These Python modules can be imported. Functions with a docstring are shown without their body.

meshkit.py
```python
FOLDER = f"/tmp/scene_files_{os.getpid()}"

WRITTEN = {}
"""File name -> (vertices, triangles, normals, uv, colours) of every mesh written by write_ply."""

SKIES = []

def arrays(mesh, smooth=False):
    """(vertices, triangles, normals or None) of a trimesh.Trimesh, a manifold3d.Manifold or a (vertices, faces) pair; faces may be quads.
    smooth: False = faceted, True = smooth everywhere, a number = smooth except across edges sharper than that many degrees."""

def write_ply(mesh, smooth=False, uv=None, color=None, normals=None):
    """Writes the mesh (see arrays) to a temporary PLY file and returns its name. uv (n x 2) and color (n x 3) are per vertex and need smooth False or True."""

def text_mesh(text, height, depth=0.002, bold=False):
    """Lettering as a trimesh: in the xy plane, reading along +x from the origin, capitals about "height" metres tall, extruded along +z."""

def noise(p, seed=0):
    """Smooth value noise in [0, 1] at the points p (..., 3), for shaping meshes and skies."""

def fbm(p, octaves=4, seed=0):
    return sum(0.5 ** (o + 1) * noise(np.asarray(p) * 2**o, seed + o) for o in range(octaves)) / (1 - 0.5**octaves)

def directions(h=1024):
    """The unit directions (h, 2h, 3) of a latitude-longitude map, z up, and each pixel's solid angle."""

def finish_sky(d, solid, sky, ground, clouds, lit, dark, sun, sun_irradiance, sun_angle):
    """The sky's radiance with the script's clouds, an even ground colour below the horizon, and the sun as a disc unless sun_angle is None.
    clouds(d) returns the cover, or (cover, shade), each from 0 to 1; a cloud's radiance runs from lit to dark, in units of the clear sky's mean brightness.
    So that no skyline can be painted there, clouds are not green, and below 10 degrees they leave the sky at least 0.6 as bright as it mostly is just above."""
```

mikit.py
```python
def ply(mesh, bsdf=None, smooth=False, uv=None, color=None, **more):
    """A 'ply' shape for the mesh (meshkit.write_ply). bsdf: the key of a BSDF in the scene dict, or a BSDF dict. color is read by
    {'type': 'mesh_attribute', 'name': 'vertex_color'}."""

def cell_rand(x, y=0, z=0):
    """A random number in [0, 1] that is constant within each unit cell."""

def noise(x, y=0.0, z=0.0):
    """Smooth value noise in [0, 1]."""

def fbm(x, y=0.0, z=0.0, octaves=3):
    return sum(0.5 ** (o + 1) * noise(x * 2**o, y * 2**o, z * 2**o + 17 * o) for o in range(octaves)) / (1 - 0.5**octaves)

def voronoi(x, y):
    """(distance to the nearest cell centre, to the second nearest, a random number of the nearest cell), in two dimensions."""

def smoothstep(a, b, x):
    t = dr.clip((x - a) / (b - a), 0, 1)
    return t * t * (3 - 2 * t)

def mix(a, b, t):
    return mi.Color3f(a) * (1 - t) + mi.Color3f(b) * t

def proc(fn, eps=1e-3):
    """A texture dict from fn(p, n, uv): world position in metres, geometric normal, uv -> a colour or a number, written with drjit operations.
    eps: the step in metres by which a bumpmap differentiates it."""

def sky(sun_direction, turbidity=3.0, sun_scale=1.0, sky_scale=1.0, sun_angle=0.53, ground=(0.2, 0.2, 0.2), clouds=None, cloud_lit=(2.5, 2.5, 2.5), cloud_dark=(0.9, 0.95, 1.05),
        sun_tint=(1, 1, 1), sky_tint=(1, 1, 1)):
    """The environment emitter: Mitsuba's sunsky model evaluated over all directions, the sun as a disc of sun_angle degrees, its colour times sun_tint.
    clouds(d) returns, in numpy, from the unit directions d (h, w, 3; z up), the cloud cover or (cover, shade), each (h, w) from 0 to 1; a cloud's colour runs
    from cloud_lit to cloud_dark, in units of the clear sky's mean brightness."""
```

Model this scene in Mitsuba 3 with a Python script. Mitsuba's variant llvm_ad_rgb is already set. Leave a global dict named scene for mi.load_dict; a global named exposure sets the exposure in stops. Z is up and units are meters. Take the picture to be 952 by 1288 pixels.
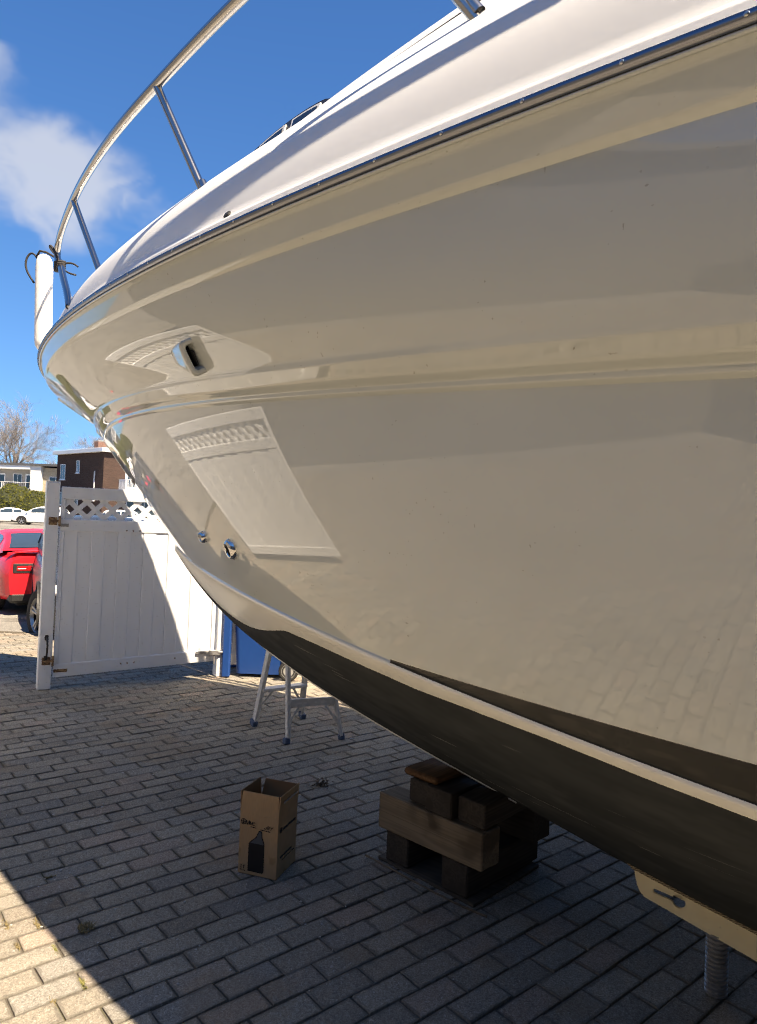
import math, random
import numpy as np, trimesh
import drjit as dr
import mitsuba as mi
import mikit
from mikit import proc, noise, fbm, voronoi, cell_rand, smoothstep, mix
import meshkit
from shapely.geometry import Polygon, LineString, box as sbox, Point
from shapely import affinity
from shapely.ops import unary_union

rng = np.random.default_rng(7)
random.seed(7)
T4 = mi.ScalarTransform4f
scene, labels = {}, {}

# ------------------------------------------------------------------ camera, sky, exposure
CAM = np.array([0.0, 0.0, 1.65])
_p, _r = math.radians(1.07), math.radians(2.36)
FWD = np.array([0, math.cos(_p), math.sin(_p)])
_U0, _R0 = np.array([0, -math.sin(_p), math.cos(_p)]), np.array([1.0, 0, 0])
RGT = math.cos(_r) * _R0 + math.sin(_r) * _U0
UPV = -math.sin(_r) * _R0 + math.cos(_r) * _U0
scene['camera'] = {'type': 'perspective', 'fov': math.degrees(2 * math.atan(476 / 880.0)), 'fov_axis': 'x',
                   'near_clip': 0.05, 'far_clip': 2000.0, 'principal_point_offset_y': 9.5 / 1288,
                   'to_world': T4().look_at(origin=CAM.tolist(), target=(CAM + FWD).tolist(), up=UPV.tolist())}


def clouds(d):
    az = np.arctan2(d[..., 0], d[..., 1])            # 0 straight ahead of the drive, positive to the right
    el = np.arcsin(np.clip(d[..., 2], -1, 1))
    q = np.stack([az * 9.0, el * 14.0, az * 0 + 3.1], -1)
    f = meshkit.fbm(q + 1.1 * (meshkit.fbm(q * 1.3 + 9, 4, 5)[..., None] - 0.5), 7, 11)
    bank = np.exp(-(((az + 0.46) / 0.20) ** 2 + ((el - 0.395 + 0.30 * (az + 0.45)) / 0.105) ** 2))
    far = np.exp(-(((np.abs(az) - 2.3) / 0.7) ** 2 + ((el - 0.45) / 0.22) ** 2)) * 0.8
    c = np.clip((f + 0.64 * np.maximum(bank, far) - 0.86) / 0.40, 0, 1)
    c = c * c * (3 - 2 * c) * 0.66
    return c, np.clip((0.62 - f) * 2.2, 0, 1) * 0.6


SUN = (0.6997, -0.7145, 1.40)
scene['sky'] = mikit.sky(SUN, turbidity=2.2, sky_scale=0.46, clouds=clouds, cloud_lit=(2.3, 2.3, 2.35), cloud_dark=(1.2, 1.35, 1.6), sky_tint=(0.67, 0.955, 1.22), sun_tint=(1.0, 0.985, 0.95))
exposure = 3.1


# ------------------------------------------------------------------ helpers
def M(*ms):
    return trimesh.util.concatenate(list(ms))


def mesh(v, f):
    return trimesh.Trimesh(np.asarray(v, float), np.asarray(f, int), process=False)


def frame(o, x, y, z):
    m = np.eye(4)
    m[:3, 0], m[:3, 1], m[:3, 2], m[:3, 3] = x, y, z, o
    return m


def rotz(a, o=(0, 0, 0)):
    m = trimesh.transformations.rotation_matrix(a, [0, 0, 1])
    m[:3, 3] = o
    return m


def at(m, T):
    m = m.copy()
    m.apply_transform(T)
    return m


def bx(lo, hi, c=0.0):
    """box lo..hi, edges chamfered by c"""
    lo, hi = np.minimum(lo, hi).astype(float), np.maximum(lo, hi).astype(float)
    s = hi - lo
    if c <= 0:
        m = trimesh.creation.box(s)
    else:
        c = min(c, 0.45 * s.min())
        pts = []
        for k in range(3):
            h = s / 2 - c
            h[k] = s[k] / 2
            pts += [[a * h[0], b * h[1], d * h[2]] for a in (-1, 1) for b in (-1, 1) for d in (-1, 1)]
        m = trimesh.convex.convex_hull(np.array(pts))
    m.apply_translation((lo + hi) / 2)
    return m


def bar(a, b, w, t, up=(0, 0, 1), c=0.0):
    """rectangular bar from a to b, w wide across, t thick along up"""
    a, b, up = (np.asarray(q, float) for q in (a, b, up))
    d = b - a
    L = np.linalg.norm(d)
    d /= L
    s = np.cross(d, up)
    s /= np.linalg.norm(s)
    u = np.cross(s, d)
    return at(bx((0, -w / 2, -t / 2), (L, w / 2, t / 2), c), frame(a, d, s, u))


def tube(P, r, k=10, cap=True):
    P = np.asarray(P, float)
    n = len(P)
    r = np.broadcast_to(np.asarray(r, float), (n,))
    tan = np.gradient(P, axis=0)
    tan /= np.linalg.norm(tan, axis=1, keepdims=True)
    u = np.cross(tan[0], [0, 0, 1.0])
    if np.linalg.norm(u) < 0.1:
        u = np.cross(tan[0], [1.0, 0, 0])
    V = []
    a = np.linspace(0, 2 * np.pi, k, endpoint=False)
    for i in range(n):
        u = u - tan[i] * (u @ tan[i])
        u /= np.linalg.norm(u)
        w = np.cross(tan[i], u)
        V.append(P[i] + r[i] * (np.cos(a)[:, None] * u + np.sin(a)[:, None] * w))
    V = np.concatenate(V)
    F = []
    for i in range(n - 1):
        for j in range(k):
            q, q2 = i * k + j, i * k + (j + 1) % k
            F += [[q, q2, q2 + k], [q, q2 + k, q + k]]
    if cap:
        V = np.vstack([V, P[:1], P[-1:]])
        for j in range(k):
            F += [[len(V) - 2, (j + 1) % k, j], [len(V) - 1, (n - 1) * k + j, (n - 1) * k + (j + 1) % k]]
    return mesh(V, F)


def spline(P, n):
    from scipy.interpolate import CubicSpline
    P = np.asarray(P, float)
    t = np.r_[0, np.cumsum(np.linalg.norm(np.diff(P, axis=0), axis=1))]
    return CubicSpline(t, P)(np.linspace(0, t[-1], n))


def ext(poly, d, T=None):
    gs = [g for g in getattr(poly, 'geoms', [poly]) if g.area > 1e-9]
    m = M(*[trimesh.creation.extrude_polygon(g, d, engine='earcut') for g in gs])
    return m if T is None else at(m, T)


def grid(P, flip=False, close=False):
    """P (a, b, 3) -> mesh"""
    a, b = P.shape[:2]
    F = []
    for i in range(a - 1):
        for j in range(b - 1 if not close else b):
            j2 = (j + 1) % b
            q = [i * b + j, i * b + j2, (i + 1) * b + j2, (i + 1) * b + j]
            F += [[q[0], q[1], q[2]], [q[0], q[2], q[3]]]
    F = np.array(F)
    return mesh(P.reshape(-1, 3), F[:, ::-1] if flip else F)


def cyl(p, axis, r, h, k=24, r2=None):
    axis = np.asarray(axis, float) / np.linalg.norm(axis)
    p = np.asarray(p, float)
    return tube([p - axis * h / 2, p + axis * h / 2], [r, r if r2 is None else r2], k)


def lathe(prof, p, axis, k=28):
    """prof [(r, along)]"""
    m = trimesh.creation.revolve(np.array(prof), sections=k)
    axis = np.asarray(axis, float) / np.linalg.norm(axis)
    T = trimesh.geometry.align_vectors([0, 0, 1], axis)
    T[:3, 3] = p
    return at(m, T)


_used = {}


def key(name):
    n = _used.get(name, -1) + 1
    _used[name] = n
    return name if n == 0 else f'{name}_{n:03d}'


def thing(name, label, cat, group=None):
    k = key(name)
    labels[k] = {'label': label, 'category': cat}
    if group:
        labels[k]['group'] = group
    return k


def part(parent, name, m, bsdf, smooth=False, label=None, kind=None, **more):
    k = key(parent + '__' + name)
    scene[k] = mikit.ply(m, bsdf, smooth, **more) if not isinstance(m, dict) else m
    if label:
        labels.setdefault(k, {})['label'] = label
    if kind:
        labels.setdefault(k, {})['kind'] = kind
    return k


def solo(name, label, cat, m, bsdf, smooth=False, group=None):
    k = thing(name, label, cat, group)
    scene[k] = mikit.ply(m, bsdf, smooth)
    return k


def struct(name, m, bsdf, smooth=False, label=None):
    k = key(name)
    scene[k] = mikit.ply(m, bsdf, smooth)
    labels[k] = {'kind': 'structure'}
    if label:
        labels[k]['label'] = label
    return k


# ------------------------------------------------------------------ materials
def mat(name, d, two=True):
    d = {'type': 'twosided', 'bsdf': d} if two else d
    scene[name] = d
    return name


def rgb(*c):
    return {'type': 'rgb', 'value': list(c)}


def pr(name, c, rough=0.5, metal=0.0, spec=0.5, **k):
    return mat(name, {'type': 'principled', 'base_color': c if isinstance(c, dict) else rgb(*c), 'roughness': rough, 'metallic': metal, 'specular': spec, **k})


def f_gel(p, n, uv):
    s = fbm(p.x * 2.3 + 3, p.y * 2.3, p.z * 5.0, 3)
    streak = noise(p.x * 9 + p.y * 9, p.z * 0.8, 4.0)
    dust = smoothstep(1.45, 1.05, p.z) * fbm(p.x * 9, p.y * 9, p.z * 9, 3)
    c = mix((0.715, 0.735, 0.71), (0.75, 0.77, 0.75), s)
    c = c * (1 - 0.03 * streak)
    drip = smoothstep(0.80, 0.95, noise(p.x * 26 + p.y * 26, p.z * 1.2, 9.0)) * smoothstep(0.45, 0.7, noise(p.x * 5 + p.y * 5, p.z * 2.0, 1.0))
    speck = smoothstep(0.90, 0.94, noise(p.x * 110, p.y * 110, p.z * 110)) * smoothstep(0.55, 0.8, noise(p.x * 9, p.y * 9, p.z * 9))
    c = c * (1 - 0.05 * drip)
    c = mix(c, (0.30, 0.27, 0.22), speck * 0.5)
    return mix(c, (0.77, 0.75, 0.62), dust * 0.6)


def f_wave(p, n, uv):
    return 0.0004 * noise(p.x * 3.1 + p.y * 2.0, p.z * 3.0, 1.0) + 0.00012 * noise(p.x * 7 - p.y * 5, p.z * 6.0, 7.0)


mat('gelcoat', {'type': 'bumpmap', 'arbitrary': proc(f_wave, eps=0.01), 'scale': 1.0,
                'bsdf': {'type': 'plastic', 'diffuse_reflectance': proc(f_gel), 'int_ior': 1.62, 'nonlinear': True}})


pr('dull_gelcoat', proc(lambda p, n, uv: mix((0.64, 0.63, 0.555), (0.69, 0.68, 0.61), fbm(p.x * 6, p.y * 6, p.z * 9, 3))), 0.3, spec=0.4)


def f_deck(p, n, uv):
    return mix((0.63, 0.645, 0.655), (0.68, 0.695, 0.705), fbm(p.x * 4, p.y * 4, p.z * 4, 3))


pr('deck_gelcoat', proc(f_deck), 0.42, spec=0.35)


def f_anti(p, n, uv):
    s = fbm(p.x * 5, p.y * 5, p.z * 9, 4)
    u = p.x * -0.749 + p.y * 0.6626
    scr = smoothstep(0.88, 0.95, noise(u * 4, p.z * 80, 2.0)) * smoothstep(0.68, 0.8, noise(u * 1.9, p.z * 6, 8.0))
    c = mix((0.0205, 0.0228, 0.0230), (0.0300, 0.0328, 0.0330), smoothstep(0.25, 0.75, s))
    c = mix(c, (0.044, 0.046, 0.046), smoothstep(0.5, 0.8, fbm(u * 5.0, p.z * 14, 3.0, 4)) * 0.5)
    return mix(c, (0.20, 0.19, 0.17), scr * 0.5)


mat('antifouling', {'type': 'principled', 'base_color': proc(f_anti), 'roughness': 0.75, 'specular': 0.22})


def f_boot(p, n, uv):
    u = p.x * -0.749 + p.y * 0.6626
    return mix((0.008, 0.008, 0.007), (0.022, 0.019, 0.014), smoothstep(0.5, 0.8, noise(u * 14, p.z * 60, 2.0)))


mat('boot_paint', {'type': 'roughplastic', 'diffuse_reflectance': proc(f_boot), 'alpha': 0.05, 'int_ior': 1.35})
pr('stainless', (0.50, 0.49, 0.475), 0.2, 1.0)
mat('chrome', {'type': 'roughconductor', 'material': 'none', 'alpha': 0.03, 'specular_reflectance': rgb(0.72, 0.71, 0.69)})
mat('rail_trim', {'type': 'roughconductor', 'material': 'none', 'alpha': 0.10, 'specular_reflectance': rgb(0.26, 0.27, 0.30)})
pr('black_rubber', (0.018, 0.018, 0.019), 0.6)
pr('black_hole', (0.004, 0.004, 0.004), 0.9, spec=0.1)
pr('dark_glass', (0.012, 0.016, 0.022), 0.05, spec=0.7)
pr('window_glass', (0.03, 0.045, 0.06), 0.06, spec=0.8)


def f_vinyl(p, n, uv):
    s = fbm(p.x * 3, p.y * 3, p.z * 1.2, 4)
    g = smoothstep(0.5, 0.0, p.z) * fbm(p.x * 14, p.y * 14, p.z * 6, 3)
    sp = smoothstep(0.84, 0.9, noise(p.x * 60, p.y * 60, p.z * 60))
    c = mix((0.66, 0.68, 0.705), (0.72, 0.735, 0.755), s)
    c = mix(c, (0.52, 0.50, 0.46), g * 0.35)
    return mix(c, (0.45, 0.43, 0.40), sp * 0.3)


pr('white_vinyl', proc(f_vinyl), 0.38, spec=0.4)


pr('new_vinyl', (0.84, 0.845, 0.85), 0.4, spec=0.4)


def f_rust(p, n, uv):
    s = fbm(p.x * 60, p.y * 60, p.z * 60, 3)
    return mix((0.30, 0.20, 0.10), (0.10, 0.055, 0.03), smoothstep(0.35, 0.6, s))


pr('rust', proc(f_rust), 0.75)
pr('galvanised', proc(lambda p, n, uv: mix((0.20, 0.20, 0.20), (0.36, 0.36, 0.36), fbm(p.x * 40, p.y * 40, p.z * 40, 3))), 0.45, 0.5)
pr('black_metal', (0.02, 0.02, 0.021), 0.4)

PSI, BL, BW = math.radians(39.48), 0.2244, 0.1125
PE = np.array([math.cos(PSI), math.sin(PSI), 0])
PN = np.array([math.sin(PSI), -math.cos(PSI), 0])
V0 = -0.12


def row_shift(iv, odd):
    return 0.27 + 0.025 * (iv + 20) + 0.47 * odd


def cell(p):
    v = (p.x * PN[0] + p.y * PN[1]) / BW + V0
    iv = dr.floor(v)
    odd = iv - 2 * dr.floor(iv * 0.5)
    u = (p.x * PE[0] + p.y * PE[1]) / BL - row_shift(iv, odd)
    return dr.floor(u), iv, u - dr.floor(u), v - iv


def f_paver(p, n, uv):
    iu, iv, fu, fv = cell(p)
    r1, r2 = cell_rand(iu, iv, 1), cell_rand(iu, iv, 2)
    c = mix((0.245, 0.223, 0.186), (0.312, 0.283, 0.232), r1)
    c = mix(c, (0.33, 0.265, 0.215), smoothstep(0.72, 1.0, r2) * 0.7)
    c = mix(c, (0.230, 0.222, 0.205), smoothstep(0.28, 0.0, r2) * 0.7)
    sp = noise(p.x * 330, p.y * 330, 3.0)
    sp2 = noise(p.x * 170, p.y * 170, 9.0)
    c = c * (0.70 + 0.60 * sp) * (0.80 + 0.40 * sp2)
    c = mix(c, (0.50, 0.47, 0.42), smoothstep(0.86, 0.95, noise(p.x * 150, p.y * 150, 21.0)) * 0.6)
    st = fbm(p.x * 1.7, p.y * 1.7, 0.0, 4)
    c = c * (0.80 + 0.4 * st)
    rust = smoothstep(0.74, 0.84, noise(p.x * 4.1, p.y * 4.1, 5.0))
    c = mix(c, (0.26, 0.18, 0.10), rust * 0.25)
    edge = dr.minimum(dr.minimum(fu, 1 - fu) * BL, dr.minimum(fv, 1 - fv) * BW) - 0.010 * (noise(p.x * 55, p.y * 55, 13.0) - 0.35)
    return mix((0.13, 0.12, 0.10), c, smoothstep(0.006, 0.014, edge) * 0.6 + 0.4)


mat('paver', {'type': 'bumpmap', 'arbitrary': proc(lambda p, n, uv: 0.0016 * noise(p.x * 160, p.y * 160, 1.0) + 0.0022 * noise(p.x * 60, p.y * 60, 4.0), eps=0.0015), 'scale': 1.0,
              'bsdf': {'type': 'diffuse', 'reflectance': proc(f_paver)}})


def f_joint(p, n, uv):
    s = fbm(p.x * 30, p.y * 30, 0.0, 3)
    m = smoothstep(0.55, 0.75, fbm(p.x * 2.2 + 7, p.y * 2.2, 1.0, 3))
    return mix(mix((0.085, 0.075, 0.060), (0.16, 0.14, 0.11), s), (0.10, 0.11, 0.04), m * 0.4)


mat('joint_sand', {'type': 'diffuse', 'reflectance': proc(f_joint)})


def f_asphalt(p, n, uv):
    s = fbm(p.x * 0.35, p.y * 0.35, 0.0, 4)
    g = noise(p.x * 45, p.y * 45, 1.0)
    cr = smoothstep(0.035, 0.0, dr.abs(fbm(p.x * 0.5 + 4, p.y * 0.5, 2.0, 4) - 0.5)) * 0.35
    c = mix((0.20, 0.19, 0.175), (0.29, 0.28, 0.255), s) * (0.8 + 0.4 * g)
    return c * (1 - cr)


mat('asphalt', {'type': 'diffuse', 'reflectance': proc(f_asphalt)})


def wood(name, a, b, axis, dark=(0.03, 0.025, 0.02), k=0.5):
    ax = np.asarray(axis, float)

    def fn(p, n, uv):
        al = p.x * ax[0] + p.y * ax[1] + p.z * ax[2]
        q = (p.x - al * ax[0], p.y - al * ax[1], p.z - al * ax[2])
        w = fbm(q[0] * 22 + al * 1.3, q[1] * 22, q[2] * 22, 3)
        ring = 0.5 + 0.5 * dr.sin(w * 40 + al * 3)
        c = mix(a, b, ring * 0.5 + 0.5 * noise(q[0] * 120 + al * 4, q[1] * 120, q[2] * 120))
        d = smoothstep(0.5, 0.75, fbm(p.x * 7, p.y * 7, p.z * 7, 3))
        knot = smoothstep(0.80, 0.88, noise(p.x * 11 + 3, p.y * 11, p.z * 11))
        return mix(mix(c, dark, d * k), dark, knot * 0.7)
    return pr(name, proc(fn), 0.8, spec=0.2)


# ------------------------------------------------------------------ ground
def gz(x, y):
    """height of the ground: level yard, then the apron falls away to the street"""
    y = np.asarray(y, float)
    t = np.clip((y - 8.3) / 3.6, 0, 1)
    return -0.20 * t * t * (3 - 2 * t) - 0.06 * np.clip((y - 12) / 50, 0, 1) + 0 * np.asarray(x, float)


def sheet(xs, ys, dz):
    X, Y = np.meshgrid(xs, ys)
    return grid(np.stack([X, Y, gz(X, Y) + dz], -1))


ys = np.r_[-400, -60, -20, -8, np.linspace(-4, 7, 12), np.linspace(7.2, 12.2, 26), 14, 20, 40, 70, 120, 300, 900]
struct('ground', sheet(np.r_[-700, -100, np.linspace(-40, 40, 41), 100, 700], ys, -0.020), 'asphalt', True, 'pale worn asphalt of the parking lot beyond the yard')
YARD = Polygon([(-9, -7), (7, -7), (7, 10.6), (0.5, 9.55), (-9, 8.55)])
drive = struct('driveway', sheet(np.linspace(-9, 7, 9), np.r_[-7, np.linspace(0, 7, 4), np.linspace(7.3, 9.2, 9)], -0.0075), 'joint_sand', True, 'yard of grey concrete pavers in running bond with dark joints')


def brick_mesh(L, W, H=0.05, c=0.0028):
    """chamfered paver without a bottom, its top at z = 0"""
    a, b = L / 2, W / 2
    rings = []
    for dx, z in ((0, -H), (0, -c), (c, 0)):
        rings.append([[-a + dx, -b + dx, z], [a - dx, -b + dx, z], [a - dx, b - dx, z], [-a + dx, b - dx, z]])
    V = np.array(rings).reshape(-1, 3)
    F = []
    for i in range(2):
        for j in range(4):
            q, q2 = i * 4 + j, i * 4 + (j + 1) % 4
            F += [[q, q2, q2 + 4], [q, q2 + 4, q + 4]]
    F += [[8, 9, 10], [8, 10, 11]]
    return V, np.array(F)


BVAR = []
for k in range(5):
    V, F = brick_mesh(BL - 0.005 - 0.0010 * k, BW - 0.005 - 0.0008 * ((k * 2) % 5))
    V = V.copy()
    V[8:] += rng.normal(0, 0.0016, (4, 3))
    V[4:8, :2] += rng.normal(0, 0.0016, (4, 2))
    BVAR.append((V, F))

cells = []
for iv in range(-110, 100):
    odd = iv % 2
    sh = row_shift(iv, odd)
    for iu in range(-75, 75):
        q = PE * ((iu + 0.5 + sh) * BL) + PN * ((iv + 0.5 - V0) * BW)
        if YARD.contains(Point(q[0], q[1])):
            cells.append(q[:2])
cells = np.array(cells)
d = np.c_[cells, np.zeros(len(cells))] - CAM
zc_ = d @ FWD
ix, iy = 476 + 880 * (d @ RGT) / zc_, 634.5 - 880 * (d @ UPV) / zc_
inview = (zc_ > 0.5) & (ix > -25) & (ix < 975) & (iy < 1290)
order = np.argsort(np.where(inview, zc_, 1e9))
near = set(order[:300].tolist())
plys = [mikit.ply((V, F), 'paver') for V, F in BVAR]
SV, SF, off = [], [], 0
for i, q in enumerate(cells):
    k = int(rng.integers(5))
    lift = rng.normal(0, 0.0012) + 0.0035 * (meshkit.noise(np.array([q[0] * 0.9, q[1] * 0.9, 1.0])) - 0.5)
    a = PSI + rng.normal(0, 0.010)
    tilt = rng.normal(0, 0.35, 2)
    z = float(gz(q[0], q[1])) + lift
    if i in near:
        kk = key(drive + '__brick')
        scene[kk] = {**plys[k], 'to_world': T4().translate([float(q[0]), float(q[1]), z]).rotate([0, 0, 1], math.degrees(a) + 180 * int(rng.integers(2))).rotate([1, 0, 0], tilt[0]).rotate([0, 1, 0], tilt[1])}
    else:
        V, F = BVAR[k]
        R = trimesh.transformations.euler_matrix(math.radians(tilt[0]), math.radians(tilt[1]), a)[:3, :3]
        V = V @ R.T
        P = V + [q[0], q[1], lift]
        P[:, 2] += gz(P[:, 0], P[:, 1])
        SV.append(P)
        SF.append(F + off)
        off += len(V)
part(drive, 'paving', mesh(np.vstack(SV), np.vstack(SF)), 'paver', kind='stuff')

# ------------------------------------------------------------------ the boat
TH = math.radians(48.5)
H_ = np.array([-math.sin(TH), math.cos(TH), 0])
N_ = np.array([math.cos(TH), math.sin(TH), 0])
O_ = np.array([0.48, 3.35, 0]) - 0.05 * N_
Z_ = np.array([0, 0, 1.0])


def BW3(s, b, z):
    s, b, z = np.broadcast_arrays(*(np.asarray(q, float) for q in (s, b, z)))
    return O_ + s[..., None] * H_ - b[..., None] * N_ + z[..., None] * Z_


def half(s, B, st, p, s0=-2.0):
    return B * (1 - np.clip((np.asarray(s) - s0) / (st - s0), 0, 1) ** p)


def pz(c, s, lo=-1.8):
    return np.polyval(c[::-1], np.maximum(s, lo) / 3) + 0 * s


S_AFT, NT = -3.5, 150
tau = np.linspace(0, 1, NT)
tt = 1 - (1 - tau) ** 1.7


def curve(B, st, p, cz, r=0.0):
    s = S_AFT + tt * (st - S_AFT)
    b = half(s, B, st, p)
    d = st - s
    b = np.sqrt(b * b + 2 * r * d * np.exp(-d / 0.25))
    return s, b, pz(cz, s)


gun = curve(1.66, 4.5, 2.4557, [2.4722, 0.1201, 0.0171, -0.0005], 0.03)
k1 = curve(1.57, 3.75, 2.0371, [2.0968, 0.2175, -0.0027, -0.0347], 0.012)
k2 = curve(1.515, 3.60, 2.0372, [2.0275, 0.2165, -0.0067, -0.0590], 0.010)
chn = curve(1.36, 2.50, 1.986, [1.2628, 0.2118, -0.0433, -0.0327], 0.006)
ks = S_AFT + tt * (2.50 - S_AFT)
kz = np.polyval([0.4869, 0.1436, 0.1457, 0.561, 0.4738], np.clip(ks, -1.25, 2.50) / 3)
kz = kz - 0.02 + 0.02 * np.clip((ks + 1.25) / 1.0, 0, 1) * 1.0
kz = np.where(ks < -1.25, kz + 0.03 * (ks + 1.25), kz)
keelc = (ks, 0.004 + 0 * ks, kz)


def add(c, db, dz):
    """the curve shifted inboard by -db and up by dz, its width kept positive"""
    s, b, z = c
    f = np.clip(b / (abs(db) * 2 + 1e-6), 0, 1)
    return s, np.maximum(b + db * f, 0.0), z + dz


def lerp(a, b, v):
    return tuple((1 - v) * x + v * y for x, y in zip(a, b))


def rows_mesh(rows, side):
    """rows of curves -> surface; side = 1 port, -1 starboard"""
    P = np.stack([BW3(s, side * b, z) for s, b, z in rows], 0)
    return grid(P, flip=side < 0)


# painted line of the bottom: below the spray rail, dipping towards the bow
dipv = np.interp(chn[0], [-3.4, -1.07, -0.8, -0.6, -0.3, 0.0, 0.25, 0.9, 1.5, 2.05, 2.5], [0.034, 0.030, 0.050, 0.070, 0.075, 0.090, 0.110, 0.175, 0.235, 0.31, 0.6])
dipv = dipv + 0.004 * (meshkit.noise(np.stack([chn[0] * 9, 0 * tt, 0 * tt], -1)) - 0.5)
strip_in = (chn[0], np.maximum(chn[1] - 0.020 * np.clip(chn[1] / 0.08, 0, 1), 0), chn[2] - 0.026)
frac = np.clip((dipv - 0.026) / np.maximum(strip_in[2] - kz, 0.03), 0, 1.0)
_f0 = float(np.interp(0.3, ks, frac))
frac = np.where(ks > 0.3, _f0 + (1 - _f0) * np.clip((ks - 0.3) / 1.75, 0, 1) ** 1.15, frac)
paint = lerp(strip_in, keelc, frac)
bottom_rows = []
for v in np.linspace(0, 1, 9):
    r = lerp(paint, keelc, v)
    bulge = 0.018 * math.sin(math.pi * v) * np.clip(chn[1] / 0.5, 0, 1)
    bottom_rows.append((r[0], r[1] + bulge, r[2] - 0.6 * bulge))
hull_low = [lerp(strip_in, keelc, frac * v) for v in (1.0, 0.66, 0.33)] + [strip_in, add(chn, -0.003, -0.006), add(chn, 0.0, 0.0), add(chn, -0.002, 0.007)]
lip = add(chn, -0.005, 0.013)
# the boot stripe: a wedge that opens towards the stern, above the spray rail
bs = np.clip((-0.50 - chn[0]) / 0.76, 0, 1.45)
k2low = add(k2, -0.014, -0.012)


def top_at(v):
    r = lerp(lip, k2low, v)
    conc = -0.013 * np.sin(np.pi * v) * np.clip(k2[1] / 0.5, 0, 1)
    return r[0], np.maximum(r[1] - conc, 0), r[2]


vb = np.maximum(bs * 0.068, 0.0008)
boot_top = top_at(vb)
n_b = int(np.argmax(chn[0] > -0.50))
topside = [top_at(vb + (1 - vb) * v) for v in np.linspace(0, 1, 22)]
k1low = add(k1, -0.024, -0.031)
upper = [add(k2, -0.002, -0.004), add(k2, 0.0, 0.0), add(k2, 0.001, 0.008)]
upper += [lerp(add(k2, 0.002, 0.012), add(k1low, -0.004, -0.008), v) for v in (0, 0.5, 1)]
upper += [k1low, add(k1, -0.003, -0.006), add(k1, 0, 0), add(k1, 0.002, 0.010)]
fl = add(gun, -0.052, -0.098)
for v in np.linspace(0.03, 1, 16):
    r = lerp(add(k1, 0.004, 0.016), fl, v)
    conc = -0.012 * math.sin(math.pi * v) * np.clip(k1[1] / 0.5, 0, 1)
    upper.append((r[0], np.maximum(r[1] - conc, 0), r[2]))
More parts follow.
